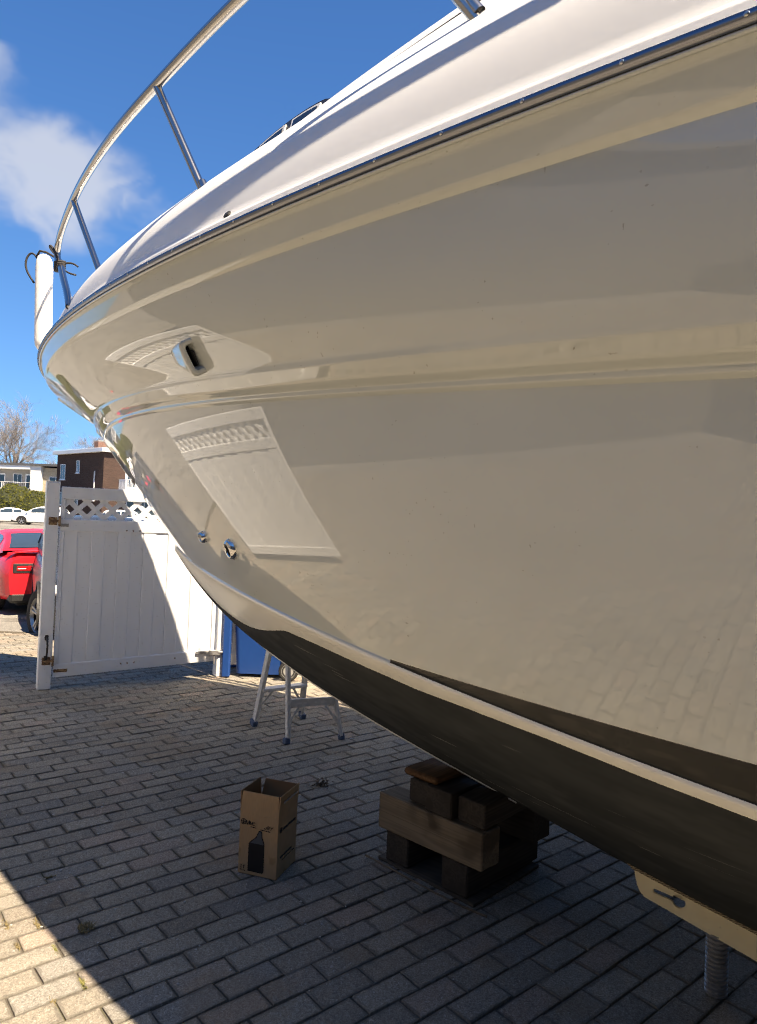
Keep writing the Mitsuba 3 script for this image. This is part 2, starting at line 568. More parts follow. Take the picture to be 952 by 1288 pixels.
flange = [fl, add(gun, -0.036, -0.088), add(gun, -0.032, -0.081), add(gun, -0.013, -0.034), add(gun, -0.009, -0.026), add(gun, -0.003, -0.018), add(gun, 0.0, -0.012), add(gun, 0.0, 0.010)]


def crv(B, st, p, z):
    s = S_AFT + tt * (st - S_AFT)
    return s, half(s, B, st, p), z(s)


dk_z = lambda s: pz([2.886, 0.0, 0.02], np.maximum(s, 0.0)) + 0.0 * s
D1 = (gun[0], add(gun, -0.016, 0)[1], gun[2] + 0.056)
D2 = crv(1.41, 4.25, 2.45, lambda s: 2.884 + 0.012 * np.clip(s, 0, 4) ** 1)
TB = crv(1.21, 4.0, 2.45, lambda s: 3.005 + 0.10 * np.clip((0.9 - s) / 1.6, 0, 1.4))
CL_ = (S_AFT + tt * (3.9 - S_AFT), 0 * tt, 3.06 + 0 * tt)
deck = [add(gun, -0.002, 0.010), add(gun, -0.005, 0.014), add(gun, -0.030, 0.019), add(gun, -0.034, 0.022), add(gun, -0.036, 0.027), add(gun, -0.039, 0.058), add(gun, -0.042, 0.066), add(gun, -0.050, 0.072), add(gun, -0.062, 0.084)]
g0 = deck[-1]
for v in np.linspace(0.06, 1, 14):
    r = lerp(g0, D2, v)
    bl = 0.035 * math.sin(math.pi * v) ** 1.0
    deck.append((r[0], r[1] + bl * np.clip(r[1] / 0.4, 0, 1), r[2] + bl * 0.3))
deck += [lerp(D2, TB, v) for v in (0.1, 0.25, 0.5, 0.75, 1.0)]
deck += [lerp(TB, CL_, v) for v in (0.3, 0.6, 1.0)]

boat = thing('motor_boat', 'large cream and white cabin cruiser standing on timber blocks in the yard', 'boat')


def both(rows):
    return M(rows_mesh(rows, 1), rows_mesh(rows, -1))


def cut(rows, a, b):
    return [tuple(x[a:b] for x in r) for r in rows]


transom = []
allrows = bottom_rows[::-1] + hull_low[1:] + [lip] + topside + upper[0:] + flange[1:] + deck
for side in (1, -1):
    Pp = np.array([BW3(r[0][0], side * r[1][0], r[2][0]) for r in allrows])
    c0 = BW3(S_AFT, 0, 1.8)
    Vv = np.vstack([c0[None], Pp])
    Ff = [[0, i, i + 1] if side < 0 else [0, i + 1, i] for i in range(1, len(Pp))]
    transom.append(mesh(Vv, Ff))
part(boat, 'chine', both(hull_low), 'dull_gelcoat', 24)
part(boat, 'hull', M(both(topside), both([topside[-1]] + upper), both(cut([hull_low[-1], lip, topside[0]], n_b - 1, NT))), 'gelcoat', 24)
part(boat, 'flange', both(flange), 'gelcoat', 30)
part(boat, 'bottom', both(bottom_rows), 'antifouling', 40, label='matt black antifouling paint below the waterline')
part(boat, 'boot_stripe', both(cut([hull_low[-1], lip, lerp(lip, boot_top, 0.5), boot_top], 0, n_b)), 'boot_paint', 40, label='dark wedge shaped stripe above the spray rail')
part(boat, 'deck', both(deck), 'deck_gelcoat', 28)
part(boat, 'transom', M(*transom), 'gelcoat')
# keel strip along the forefoot
kp = BW3(ks, 0 * ks, kz - 0.004)[(ks > -0.3) & (ks < 1.7)]
part(boat, 'keel_strip', tube(kp[::3], 0.006, 6), 'stainless', True)
# rub rail with screws
sel = gun[0] > -3.4
for side in (1, -1):
    pp = BW3(gun[0], side * (gun[1] + 0.006), gun[2])[sel]
    part(boat, 'rub_rail', tube(pp[::2], 0.0125, 10), 'rail_trim', True)
    part(boat, 'rail_bead', tube((BW3(gun[0], side * (gun[1] + 0.0035), gun[2] - 0.0165))[sel][::2], 0.005, 6), 'gelcoat', True)
acc = np.r_[0, np.cumsum(np.linalg.norm(np.diff(BW3(gun[0], gun[1], gun[2]), axis=0), axis=1))]
for a in np.arange(1.55, acc[-1] - 0.4, 0.19):
    s, b, z = (np.interp(a, acc, q) for q in gun)
    p = BW3(s, b + 0.0185, z)
    if (p - CAM) @ FWD > 0.5:
        part(boat, 'screw', lathe([(0, 0.002), (0.003, 0.0017), (0.0045, 0)], p, -N_, 10), 'stainless', True)

# cabin trunk on the foredeck
st_ = np.linspace(-3.4, 1.30, 90)
ramp = np.clip((1.30 - st_) / 0.65, 0, 1)
ramp = ramp * ramp * (3 - 2 * ramp)
bt = half(st_, 1.19, 4.0, 2.45)
zb = 3.005 + 0.10 * np.clip((0.9 - st_) / 1.6, 0, 1.4) - 0.01
trk = []
for v, (db, dz) in enumerate([(0.0, 0.0), (-0.02, 0.035), (-0.055, 0.105), (-0.085, 0.130), (-0.14, 0.150), (-0.5, 0.175)]):
    trk.append((st_, np.maximum(bt + db, 0), zb + dz * ramp))
trk.append((st_, 0 * st_, zb + 0.19 * ramp))
part(boat, 'cabin_trunk', both(trk), 'deck_gelcoat', 35)
# windscreen and helm well aft of the trunk (seen only from the side)
ws = []
for side in (1, -1):
    A = [BW3(-2.0, side * 0.15, 3.25), BW3(-2.15, side * 1.0, 3.22), BW3(-3.0, side * 1.25, 3.0), BW3(-3.0, side * 1.1, 3.45), BW3(-2.65, side * 0.85, 3.7), BW3(-2.5, side * 0.15, 3.75)]
    ws.append(tube(A[2:6], 0.02, 8))
    ws.append(tube([A[1], A[4]], 0.02, 8))
part(boat, 'windscreen_frame', M(*ws), 'stainless', True)

# bow rail: port and starboard
RP = [(-1.6, 1.55, 3.27), (-0.9, 1.535, 3.265), (-0.03, 1.476, 3.268), (0.578, 1.397, 3.272), (1.069, 1.309, 3.288), (1.518, 1.209, 3.295), (1.892, 1.109, 3.296), (2.25, 1.00, 3.292), (2.48, 0.925, 3.275),
      (2.60, 0.882, 3.225), (2.56, 0.893, 3.165), (2.40, 0.945, 3.085), (2.182, 1.022, 2.961), (2.019, 1.072, 2.844), (1.85, 1.125, 2.70)]
STN = [((0.578, 1.397, 3.272), (0.30, 1.345, 2.80)), ((1.892, 1.109, 3.296), (1.46, 1.145, 2.79)), ((-0.62, 1.510, 3.266), (-0.895, 1.392, 2.882)), ((-1.5, 1.55, 3.27), (-1.7, 1.47, 2.80))]
for side in (1, -1):
    sh_ = 0.0 if side > 0 else 0.7
    pts = spline([BW3(s - sh_, side * (b + 0.35 * sh_ * np.clip((s + 1) / 3, 0, 1)), z) for s, b, z in RP], 90)
    part(boat, 'bow_rail', tube(pts, np.interp(np.arange(90), [0, 60, 89], [0.0195, 0.0205, 0.019]), 14), 'stainless', True)
    for a, b in STN:
        da, db = (sh_, 0.35 * sh_ * np.clip((a[0] + 1) / 3, 0, 1))
        A, B = BW3(a[0] - da, side * (a[1] + db), a[2] - 0.01), BW3(b[0] - da, side * (b[1] + db), b[2] - 0.02)
        part(boat, 'stanchion', M(tube([A, B], 0.0155, 12), lathe([(0.0158, 0.045), (0.018, 0.02), (0.0185, 0.008), (0.019, 0)], B + 0.02 * Z_, (A - B), 16)), 'stainless', 40)

# ---- END BOAT


def W3(s, b, z):
    return BW3(np.float64(s), np.float64(b), np.float64(z))


# side vent: a scoop that opens aft
def scoop(parent, p, nr):
    aft = -H_ - nr * (-H_ @ nr)
    aft /= np.linalg.norm(aft)
    up = np.cross(nr, aft)
    up = up if up[2] > 0 else -up

    def ring(a, hh, pro, k=28, inset=0.0):
        t = np.linspace(0, 2 * np.pi, k, endpoint=False)
        c, s = np.cos(t), np.sin(t)
        e = 0.42
        y = np.sign(s) * np.abs(s) ** e * (hh / 2 - inset)
        x = np.sign(c) * np.abs(c) ** e * (pro / 2 - inset * 0.8) + pro / 2 - 0.010
        return p + (a - 0.32 * np.maximum(x, 0) * np.clip((a + 0.12) / 0.1, 0, 1))[:, None] * aft + y[:, None] * up + x[:, None] * nr
    secs = [ring(-0.215, 0.02, 0.012), ring(-0.205, 0.050, 0.024), ring(-0.15, 0.082, 0.036), ring(-0.07, 0.112, 0.052), ring(0.0, 0.130, 0.066), ring(0.004, 0.128, 0.065, inset=0.002), ring(0.005, 0.122, 0.062, inset=0.005),
            ring(0.003, 0.116, 0.058, inset=0.011), ring(-0.045, 0.106, 0.054, inset=0.014), ring(-0.05, 0.02, 0.01)]
    m = grid(np.stack(secs), close=True)
    k = part(parent, 'side_vent', m, 'gelcoat', 38, label='cream scoop shaped vent high on the bow side')
    part(k, 'throat', grid(np.stack([ring(-0.043, 0.102, 0.050, inset=0.014), ring(-0.044, 0.01, 0.004)]), close=True), 'black_hole')
    part(k, 'baffle', bar(p - 0.04 * aft + 0.012 * nr - 0.03 * up, p - 0.02 * aft + 0.016 * nr + 0.02 * up, 0.02, 0.006, nr), 'black_rubber')


scoop(boat, np.array([-0.640, 2.425, 2.193]), np.array([-0.674, -0.479, -0.5625]))


def through_hull(p, nr, r):
    nr = np.asarray(nr) / np.linalg.norm(nr)
    prof = [(r * 0.50, 0.002), (r * 0.52, 0.016), (r * 0.60, 0.0215), (r * 0.70, 0.022), (r * 0.86, 0.0165), (r * 0.98, 0.008), (r, -0.006)]
    k = part(boat, 'through_hull_fitting', lathe(prof, np.asarray(p), nr, 32), 'chrome', 40)
    part(k, 'hole', lathe([(0, 0.0175), (r * 0.53, 0.0175)], np.asarray(p), nr, 24), 'black_hole')


through_hull((-0.5897, 2.8589, 1.4969), (-0.800, -0.4645, -0.379), 0.045)
through_hull((-0.7849, 3.1807, 1.5306), (-0.805, -0.427, -0.412), 0.028)
# small drain slot in the deck edge
part(boat, 'drain_slot', bar((-0.508, 2.137, 2.556), (-0.488, 2.113, 2.556), 0.018, 0.012, (-0.669, -0.632, 0.39), 0.003), 'black_rubber')


# long portlight on the side of the cabin trunk
def trunk_pt(s, v, out=0.0):
    i = [np.interp(s, st_, r[1]) for r in trk[:6]]
    j = [np.interp(s, st_, r[2]) for r in trk[:6]]
    q = v * 3
    b, z = np.interp(q, range(6), i), np.interp(q, range(6), j)
    return W3(s, b + out * 0.9, z + out * 0.45)


def trunk_patch(s0, s1, v0, v1, out, ns=24, nv=5, arc=False):
    P = []
    for s in np.linspace(s0, s1, ns):
        u = (s - s0) / (s1 - s0)
        hi = v1 if not arc else v0 + (v1 - v0) * max(0.02, math.sin(math.pi * u)) ** 0.55
        P.append([trunk_pt(s, v, out) for v in np.linspace(v0, hi, nv)])
    return np.array(P)


def slab(P0, P1):
    top = grid(P1)
    per = lambda P: np.concatenate([P[:, 0], P[-1, 1:], P[-2::-1, -1], P[0, -2:0:-1]])
    return M(top, grid(np.stack([per(P0), per(P1)]), close=True, flip=True))


def pface(s_, w, out):
    return trunk_pt(s_, 0.85) + Z_ * w - N_ * (out - 0.25 * w)


def parch(u):
    return 0.008 + 0.050 * max(0.0, math.sin(math.pi * min(max(u, 0.0), 1.0))) ** 0.6


def ppatch(s0, s1, w0, w1, out, ns=22, top=None):
    P = []
    for s_ in np.linspace(s0, s1, ns):
        hi = parch((s_ - 0.0) / 0.72) - (top or 0.0)
        lo_ = w0
        P.append([pface(s_, lo_ + (max(hi, lo_ + 0.002) - lo_) * v, out) for v in np.linspace(0, 1, 4)])
    return np.array(P)


pl = part(boat, 'portlight', slab(ppatch(0.0, 0.72, -0.05, 0, -0.06), ppatch(0.0, 0.72, -0.05, 0, 0.0)), 'black_metal', 35, label='long arched black portlight with three white edged openings')
for a, b in ((0.05, 0.24), (0.285, 0.475), (0.52, 0.66)):
    part(pl, 'rim', slab(ppatch(a, b, -0.04, 0, 0.0, top=0.013), ppatch(a, b, -0.04, 0, 0.006, top=0.013)), 'deck_gelcoat', 35)
    part(pl, 'pane', slab(ppatch(a + 0.016, b - 0.016, -0.03, 0, 0.005, top=0.024), ppatch(a + 0.016, b - 0.016, -0.03, 0, 0.009, top=0.024)), 'dark_glass', 35)

# fender hanging off the bow
fb, ft = np.array([-2.352, 4.80, 2.70]), np.array([-2.375, 4.80, 3.37])
fd = (ft - fb) / np.linalg.norm(ft - fb)
fk = thing('fender', 'white inflated tube fender hanging upright off the end of the bow rail', 'fender')
pr('fender_skin', proc(lambda p, n, uv: mix((0.72, 0.70, 0.66), (0.80, 0.79, 0.77), fbm(p.x * 9, p.y * 9, p.z * 3, 3)) * (1 - 0.25 * smoothstep(0.82, 0.86, noise(p.x * 30, p.y * 30, p.z * 7)))), 0.4)
L_ = np.linalg.norm(ft - fb)
prof = [(0, -0.03), (0.018, -0.03), (0.02, 0.0), (0.035, 0.01), (0.050, 0.035), (0.0555, 0.07), (0.056, 0.2), (0.0553, 0.21), (0.056, 0.22), (0.056, L_ - 0.10), (0.052, L_ - 0.05), (0.040, L_ - 0.018), (0.022, L_ - 0.003), (0, L_)]
part(fk, 'tube', lathe(prof, fb, fd, 32), 'fender_skin', 40)
pr('rope', proc(lambda p, n, uv: mix((0.02, 0.02, 0.025), (0.06, 0.055, 0.05), noise(p.x * 300, p.y * 300, p.z * 300))), 0.9)
rp = W3(2.40, 0.948, 3.085)
part(fk, 'rope', M(tube(spline([ft - 0.03 * fd + [-0.05, 0, 0.0], ft + [-0.10, 0, 0.0], ft + [-0.125, 0, -0.05], ft + [-0.11, 0.0, -0.13], ft + [-0.062, 0, -0.20]], 18), 0.007, 6),
                   tube(spline([ft + [-0.05, 0, -0.01], ft + [0.0, -0.03, 0.012], ft + [0.06, 0, -0.01], (ft + rp) / 2 + [0, 0, 0.06], rp + [-0.01, 0, 0.03], rp], 22), 0.008, 6)), 'rope', True)
knot = []
for k in range(5):
    a = np.linspace(0, 2 * np.pi, 13)
    c = rp + Z_ * (0.012 * k - 0.025)
    knot.append(tube([c + 0.027 * (math.cos(q) * H_ + math.sin(q) * N_) + Z_ * 0.006 * math.sin(q) for q in a], 0.008, 6))
knot.append(tube(spline([rp, rp + [0.07, 0, 0.02], rp + [0.11, 0, 0.0]], 8), 0.006, 6))
knot.append(tube(spline([rp, rp + [0.06, 0, -0.04], rp + [0.10, 0, -0.05]], 8), 0.006, 6))
part(fk, 'knot', M(*knot), 'rope', True)

# ------------------------------------------------------------------ timber blocks under the keel
BP = np.array([0.5, 3.0, 0])
BA, BB = np.array([-0.716, 0.698, 0]), np.array([0.79, 0.61, 0])
BA /= np.linalg.norm(BA)
BB = BB - BA * (BA @ BB)
BB /= np.linalg.norm(BB)
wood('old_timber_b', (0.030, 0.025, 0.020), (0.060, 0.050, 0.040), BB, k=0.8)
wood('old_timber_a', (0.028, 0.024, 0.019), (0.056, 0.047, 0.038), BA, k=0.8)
wood('plank_wood', (0.14, 0.108, 0.072), (0.23, 0.18, 0.12), BA, (0.06, 0.045, 0.03), k=0.7)
wood('cedar', (0.085, 0.045, 0.02), (0.15, 0.08, 0.036), BB, (0.06, 0.04, 0.03), k=0.8)
wood('old_board', (0.05, 0.042, 0.033), (0.09, 0.076, 0.06), BA, k=0.6)


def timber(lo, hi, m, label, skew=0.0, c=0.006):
    lo, hi = np.array(lo, float), np.array(hi, float)
    g = bx((lo - hi) / 2, (hi - lo) / 2, c)
    g = g.subdivide().subdivide()
    v = g.vertices.copy()
    q = meshkit.noise(v * 16 + lo[:3].sum() * 9)
    v += (q[:, None] - 0.5) * 0.006
    g.vertices = v
    ce = (lo + hi) / 2
    T = frame(BP + BA * ce[0] + BB * ce[1] + Z_ * ce[2], BA, BB, Z_) @ rotz(skew)
    solo('timber_block', label, 'timber', at(g, T), m, 20, 'timbers stacked under the keel')


solo('base_board', 'thin weathered board lying on the pavers beneath the stack of timbers', 'board', at(bx((0.03, -0.004, 0.001), (0.60, 0.52, 0.017), 0.002), frame(BP, BA, BB, Z_)), 'old_board')
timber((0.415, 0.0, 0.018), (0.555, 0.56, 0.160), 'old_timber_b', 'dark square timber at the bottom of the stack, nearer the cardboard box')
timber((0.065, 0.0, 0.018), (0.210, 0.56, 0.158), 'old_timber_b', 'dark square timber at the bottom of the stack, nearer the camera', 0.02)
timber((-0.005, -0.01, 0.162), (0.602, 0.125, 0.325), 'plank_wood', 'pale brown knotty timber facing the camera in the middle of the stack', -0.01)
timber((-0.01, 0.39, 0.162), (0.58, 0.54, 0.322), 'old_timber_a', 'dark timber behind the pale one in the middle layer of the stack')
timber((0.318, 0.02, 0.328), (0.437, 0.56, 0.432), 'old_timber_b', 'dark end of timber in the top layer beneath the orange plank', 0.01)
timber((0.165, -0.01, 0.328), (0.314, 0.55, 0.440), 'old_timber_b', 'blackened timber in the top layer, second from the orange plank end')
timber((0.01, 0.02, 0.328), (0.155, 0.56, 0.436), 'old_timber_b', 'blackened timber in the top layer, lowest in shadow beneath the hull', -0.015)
cp = []
pl2 = Polygon([(0, 0), (0.215, 0), (0.215, 0.040), (0.012, 0.040), (0, 0.030)])
solo('cedar_plank', 'orange brown plank with a rounded end on top of the timber stack', 'plank', at(bx((0.27, 0.012, 0.441), (0.475, 0.60, 0.476), 0.012), frame(BP, BA, BB, Z_)), 'cedar', 40)

# ------------------------------------------------------------------ boat stand at the lower edge
js = thing('boat_stand', 'cream painted boat stand with a threaded post holding up the keel', 'stand')


def f_cream(p, n, uv):
    s = fbm(p.x * 9, p.y * 9, p.z * 9, 4)
    r = smoothstep(0.68, 0.78, fbm(p.x * 26, p.y * 26, p.z * 26, 3))
    return mix(mix((0.82, 0.69, 0.40), (0.86, 0.75, 0.48), s), (0.22, 0.13, 0.06), r * 0.7)


pr('cream_paint', proc(f_cream), 0.5)
pr('plywood_edge', proc(lambda p, n, uv: mix((0.10, 0.07, 0.04), (0.38, 0.30, 0.18), smoothstep(0.35, 0.65, 0.5 + 0.5 * dr.sin((p.z - 0.155 * (p.x * 0.749 - p.y * 0.6626)) * 900)))), 0.8)
# ---- END PART2
FS = frame(O_, H_, Z_, N_)
plate = Polygon([(-0.845, 0.343), (-0.848, 0.325), (-0.856, 0.295), (-0.868, 0.272), (-0.885, 0.257), (-1.272, 0.187), (-2.0, 0.06), (-2.0, 0.16), (-1.27, 0.276)])
keyhole = unary_union([Point(-1.011, 0.288).buffer(0.024), LineString([(-0.926, 0.293), (-1.0, 0.288)]).buffer(0.0085)])
part(js, 'side_plate', ext(plate.difference(keyhole), 0.010, FS @ trimesh.transformations.translation_matrix([0, 0, -0.066])), 'cream_paint', label='cream painted plate with a keyhole slot')
part(js, 'back_plate', ext(plate.buffer(-0.002), 0.010, FS @ trimesh.transformations.translation_matrix([0, 0, 0.050])), 'cream_paint')
for i in range(4):
    o1, o2 = 0.008 * i, 0.0085 * i
    q = Polygon([(-0.793 - 0.012 * i, 0.375 - o1), (-1.27, 0.303 - o1 * 0.9), (-2.0, 0.19 - o1 * 0.9), (-2.0, 0.183 - o1 * 0.9), (-1.27, 0.297 - o1 * 0.9), (-0.797 - 0.012 * i, 0.3685 - o1)])
    part(js, 'plywood_ply', ext(q, 0.130 - 0.003 * (i % 2), FS @ trimesh.transformations.translation_matrix([0, 0, -0.068 + 0.0015 * (i % 2)])), 'plywood_edge')
jp = O_ + H_ * -1.137 + N_ * -0.03
prof = [(0, 0.002), (0.034, 0.002)]
z = 0.003
while z < 0.226:
    prof += [(0.0385, z), (0.0385, z + 0.005), (0.0315, z + 0.008), (0.0315, z + 0.013)]
    z += 0.016
prof += [(0.034, z), (0, z)]
part(js, 'screw_post', lathe(prof, jp, Z_, 40), 'galvanised', 25, label='threaded grey steel post')

# ------------------------------------------------------------------ cardboard box
pf, pl_, pr_ = np.array([-0.391, 3.175, 0]), np.array([-0.575, 3.2375, 0]), np.array([-0.2955, 3.3495, 0])
ex = (pl_ - pf) / np.linalg.norm(pl_ - pf)
ey = pr_ - pf - ex * ((pr_ - pf) @ ex)
ey /= np.linalg.norm(ey)
Lx, Ly, Hb, Hf = 0.1945, 0.1989, 0.275, 0.372
TBX = frame(pf, ex, ey, Z_)


def f_card(p, n, uv):
    s = fbm(p.x * 14, p.y * 14, p.z * 5, 4)
    fl = noise(p.x * 260, p.y * 260, p.z * 50)
    c = mix((0.33, 0.215, 0.115), (0.42, 0.285, 0.155), s) * (0.93 + 0.14 * fl)
    oil = smoothstep(0.66, 0.74, fbm(p.x * 17 + 2, p.y * 17, p.z * 12, 3))
    return mix(c, (0.24, 0.145, 0.06), oil * 0.55)


pr('cardboard', proc(f_card), 0.85, spec=0.15)
pr('card_inside', proc(lambda p, n, uv: mix((0.22, 0.13, 0.065), (0.28, 0.175, 0.09), fbm(p.x * 14, p.y * 14, p.z * 9, 3))), 0.85, spec=0.15)
pr('black_ink', (0.016, 0.015, 0.015), 0.7, spec=0.2)
pr('grey_ink', (0.075, 0.08, 0.085), 0.7, spec=0.2)
pr('pale_tape', (0.42, 0.38, 0.32), 0.35)
cb = thing('cardboard_box', 'open brown cardboard carton with a printed bottle shape standing on the pavers', 'box')
t_ = 0.004
walls = [((0, 0, 0.002), (Lx, t_, Hb)), ((0, Ly - t_, 0.002), (Lx, Ly, Hb)), ((0, t_, 0.002), (t_, Ly - t_, Hb)), ((Lx - t_, t_, 0.002), (Lx, Ly - t_, Hb))]
part(cb, 'body', at(M(*[bx(a, b, 0.001) for a, b in walls], bx((t_, t_, 0.002), (Lx - t_, Ly - t_, 0.006))), TBX), 'cardboard')


def flap(p0, p1, out, rise, lean, cut0=0.0, cut1=0.0, th=0.0035):
    """flap hinged on p0-p1 (box coordinates), rising and leaning outward"""
    p0, p1, out = (np.asarray(q, float) for q in (p0, p1, out))
    d = p1 - p0
    L = np.linalg.norm(d)
    d = d / L
    upd = Z_ * math.cos(lean) + out * math.sin(lean)
    poly = Polygon([(0.001, 0), (L - 0.001, 0), (L - cut1, rise), (cut0, rise)])
    nn_ = np.cross(d, upd)
    return at(ext(poly, th), TBX @ frame(p0 - nn_ * th * 0.5, d, upd, nn_))


part(cb, 'flap', flap((Lx, 0.002, Hb), (0, 0.002, Hb), (0, -1, 0), Hf - Hb, -0.02, 0.008, 0.004), 'cardboard', label='upright front flap with oil stains')
part(cb, 'flap', flap((0, Ly - 0.002, Hb), (Lx, Ly - 0.002, Hb), (0, 1, 0), Hf - Hb - 0.008, 0.05, 0.002, 0.02), 'card_inside')
part(cb, 'flap', flap((0.002, 0, Hb), (0.002, Ly, Hb), (-1, 0, 0), Hf - Hb, 0.06, 0.004, 0.0), 'cardboard')
part(cb, 'flap', flap((Lx - 0.002, Ly, Hb), (Lx - 0.002, 0, Hb), (1, 0, 0), Hf - Hb, 0.03, 0.012, 0.002), 'card_inside')
TF = TBX @ frame((Lx, -0.0012, 0), (-1, 0, 0), (0, 0, 1), (0, -1, 0))      # print plane of the front: x from the left edge, y up
bottle = Polygon([(0.050, 0.018), (0.125, 0.018), (0.130, 0.024), (0.130, 0.152), (0.118, 0.178), (0.116, 0.205), (0.101, 0.208), (0.095, 0.196), (0.086, 0.176), (0.056, 0.150), (0.050, 0.143)])
part(cb, 'bottle_print', ext(bottle.difference(bottle.buffer(-0.0042)), 0.0006, TF), 'black_ink', label='dark outline of a bottle printed on the front')
part(cb, 'bottle_print', ext(bottle.buffer(-0.0042).intersection(sbox(0, 0, 1, 0.146)), 0.0005, TF), 'black_ink')
part(cb, 'bottle_print', ext(bottle.buffer(-0.0042).intersection(sbox(0, 0.146, 1, 1)), 0.0005, TF), 'grey_ink')


def text(parent, s, h, T, m='black_ink', shear=0.0, name='lettering', sx=1.0):
    g = meshkit.text_mesh(s, h, 0.0006, True)
    S = np.eye(4)
    S[0, 0] = sx
    S[0, 1] = shear
    return part(parent, name, at(g, T @ S), m)


TRL = trimesh.transformations.translation_matrix
RZ = lambda a: trimesh.transformations.rotation_matrix(a, [0, 0, 1])
text(cb, 'M', 0.018, TF @ TRL([0.026, 0.226, 0]) @ RZ(-0.03), shear=0.2, sx=1.1)
text(cb, 'MC.', 0.015, TF @ TRL([0.047, 0.226, 0]) @ RZ(-0.06), shear=0.3, sx=0.85)
text(cb, 'JRY', 0.016, TF @ TRL([0.124, 0.219, 0]) @ RZ(-0.05), shear=0.3, sx=1.0)
emb = Point(0.020, 0.236).buffer(0.0135)
part(cb, 'emblem', ext(unary_union([emb.difference(emb.buffer(-0.0026)), sbox(0.010, 0.2345, 0.030, 0.238), sbox(0.013, 0.228, 0.028, 0.231), sbox(0.0175, 0.225, 0.0215, 0.248)]), 0.0006, TF), 'black_ink')
part(cb, 'underline', ext(unary_union([affinity.rotate(sbox(0.056, 0.2155, 0.085, 0.2185), -5), affinity.rotate(sbox(0.106, 0.2095, 0.156, 0.213), -3)]), 0.0005, TF), 'black_ink')
arrows = []
for x in (0.016, 0.030):
    arrows += [sbox(x - 0.0015, 0.020, x + 0.0015, 0.036), Polygon([(x - 0.005, 0.036), (x + 0.005, 0.036), (x, 0.043)])]
arrows.append(sbox(0.009, 0.016, 0.038, 0.018))
part(cb, 'arrow_mark', ext(unary_union(arrows), 0.0005, TF), 'black_ink')
TS = TBX @ frame((-0.0012, 0, 0), (0, 1, 0), (0, 0, 1), (-1, 0, 0)) if False else TBX @ frame((-0.0012, Ly, 0), (0, -1, 0), (0, 0, 1), (-1, 0, 0))


def side_print(poly, m='black_ink', d=0.0005, nm='side_print'):
    # the face towards the timbers: its reading direction runs from the front corner to the back one
    g = ext(poly, d)
    v = g.vertices
    P = np.c_[-0.0010 - v[:, 2], v[:, 0], v[:, 1]]
    return part(cb, nm, at(mesh(P, g.faces), TBX), m)


side_print(unary_union([Point(0.030, 0.214).buffer(0.012), affinity.rotate(sbox(0.050, 0.206, 0.180, 0.216), 0)]))
side_print(unary_union([sbox(0.03, 0.085, 0.15, 0.093), sbox(0.05, 0.070, 0.175, 0.074)]))
tp = ext(sbox(0.03, 0.335, 0.175, 0.343), 0.0006)
part(cb, 'tape', at(mesh(np.c_[-0.0052 - (tp.vertices[:, 1] - Hb) * 0.06 - tp.vertices[:, 2], tp.vertices[:, 0], tp.vertices[:, 1]], tp.faces), TBX), 'pale_tape')

# ------------------------------------------------------------------ white gate, posts, fence
GD, GN = np.array([0.8697, 0.4935, 0]), np.array([0.4935, -0.8697, 0])


def gate(k, T, u0, u1, zt=0.0, slope=0.0, n_b=6, vm='white_vinyl'):
    """a gate leaf in local coordinates: x along, y = outwards (towards the yard), z up"""
    S = np.eye(4)
    S[2, 0] = slope
    S[2, 3] = -slope * u0
    TT = T @ S
    g = lambda lo, hi, c=0.004: at(bx(lo, hi, c), TT)
    part(k, 'bottom_rail', g((u0, -0.045, 0.10), (u1, 0.0, 0.215)), vm)
    part(k, 'middle_rail', at(bx((u0, -0.045, 1.412), (u1, 0.0, 1.520), 0.004), T), vm)
    part(k, 'top_rail', at(bx((u0, -0.045, 1.702), (u1, 0.0, 1.812), 0.004), T), vm)
    for a, b in ((u0, u0 + 0.035), (u1 - 0.035, u1)):
        part(k, 'stile', at(bx((a, -0.042, 0.218), (b, -0.003, 1.41), 0.003), T), vm)
        part(k, 'stile', at(bx((a, -0.042, 1.522), (b, -0.003, 1.70), 0.003), T), vm)
    w = (u1 - u0 - 0.07) / n_b
    for i in range(n_b):
        a = u0 + 0.035 + i * w
        # a tongue and groove board: flush half, stepped half, V joint
        prof = Polygon([(0.0015, -0.038), (0.0015, -0.012), (0.005, -0.008), (w * 0.48, -0.008), (w * 0.52, -0.015), (w - 0.004, -0.015), (w - 0.001, -0.019), (w - 0.001, -0.038)])
        b = ext(prof, 1.196)
        b.apply_translation([a, 0, 0.216])
        part(k, 'board', at(b, T), vm)
    pitch, sw = 0.148, 0.043
    R = sbox(u0 + 0.036, 1.5205, u1 - 0.036, 1.7015)
    for sgn in (1, -1):
        c = u0 - 0.3
        while c < u1 + 0.3:
            ln = LineString([(c - 0.4, 1.611 - 0.4 * sgn), (c + 0.4, 1.611 + 0.4 * sgn)]).buffer(sw / 2, cap_style=2).intersection(R)
            if ln.area > 4e-4:
                e = ext(ln, 0.007 - 0.0002 * (sgn > 0))
                v = e.vertices
                y = (-0.020 - v[:, 2]) if sgn > 0 else (-0.0275 - v[:, 2])
                part(k, 'lattice_slat', at(mesh(np.c_[v[:, 0], y, v[:, 1]], e.faces[:, ::-1]), T), vm)
            c += pitch
    return k


def post(label, P, w=0.115, h=1.85, group=None, ang=None):
    d = GD if ang is None else np.array([math.cos(ang), math.sin(ang), 0])
    n2 = np.cross(d, Z_)
    T = frame(P, d, -n2, Z_)
    k = thing('gate_post', label, 'post', group)
    part(k, 'shaft', at(bx((0, 0, 0.0), (w, w, h), 0.006), T), 'white_vinyl')
    part(k, 'cap', at(bx((-0.001, -0.001, h + 0.0005), (w + 0.001, w + 0.001, h + 0.006), 0.003), T), 'white_vinyl')
    return k, T


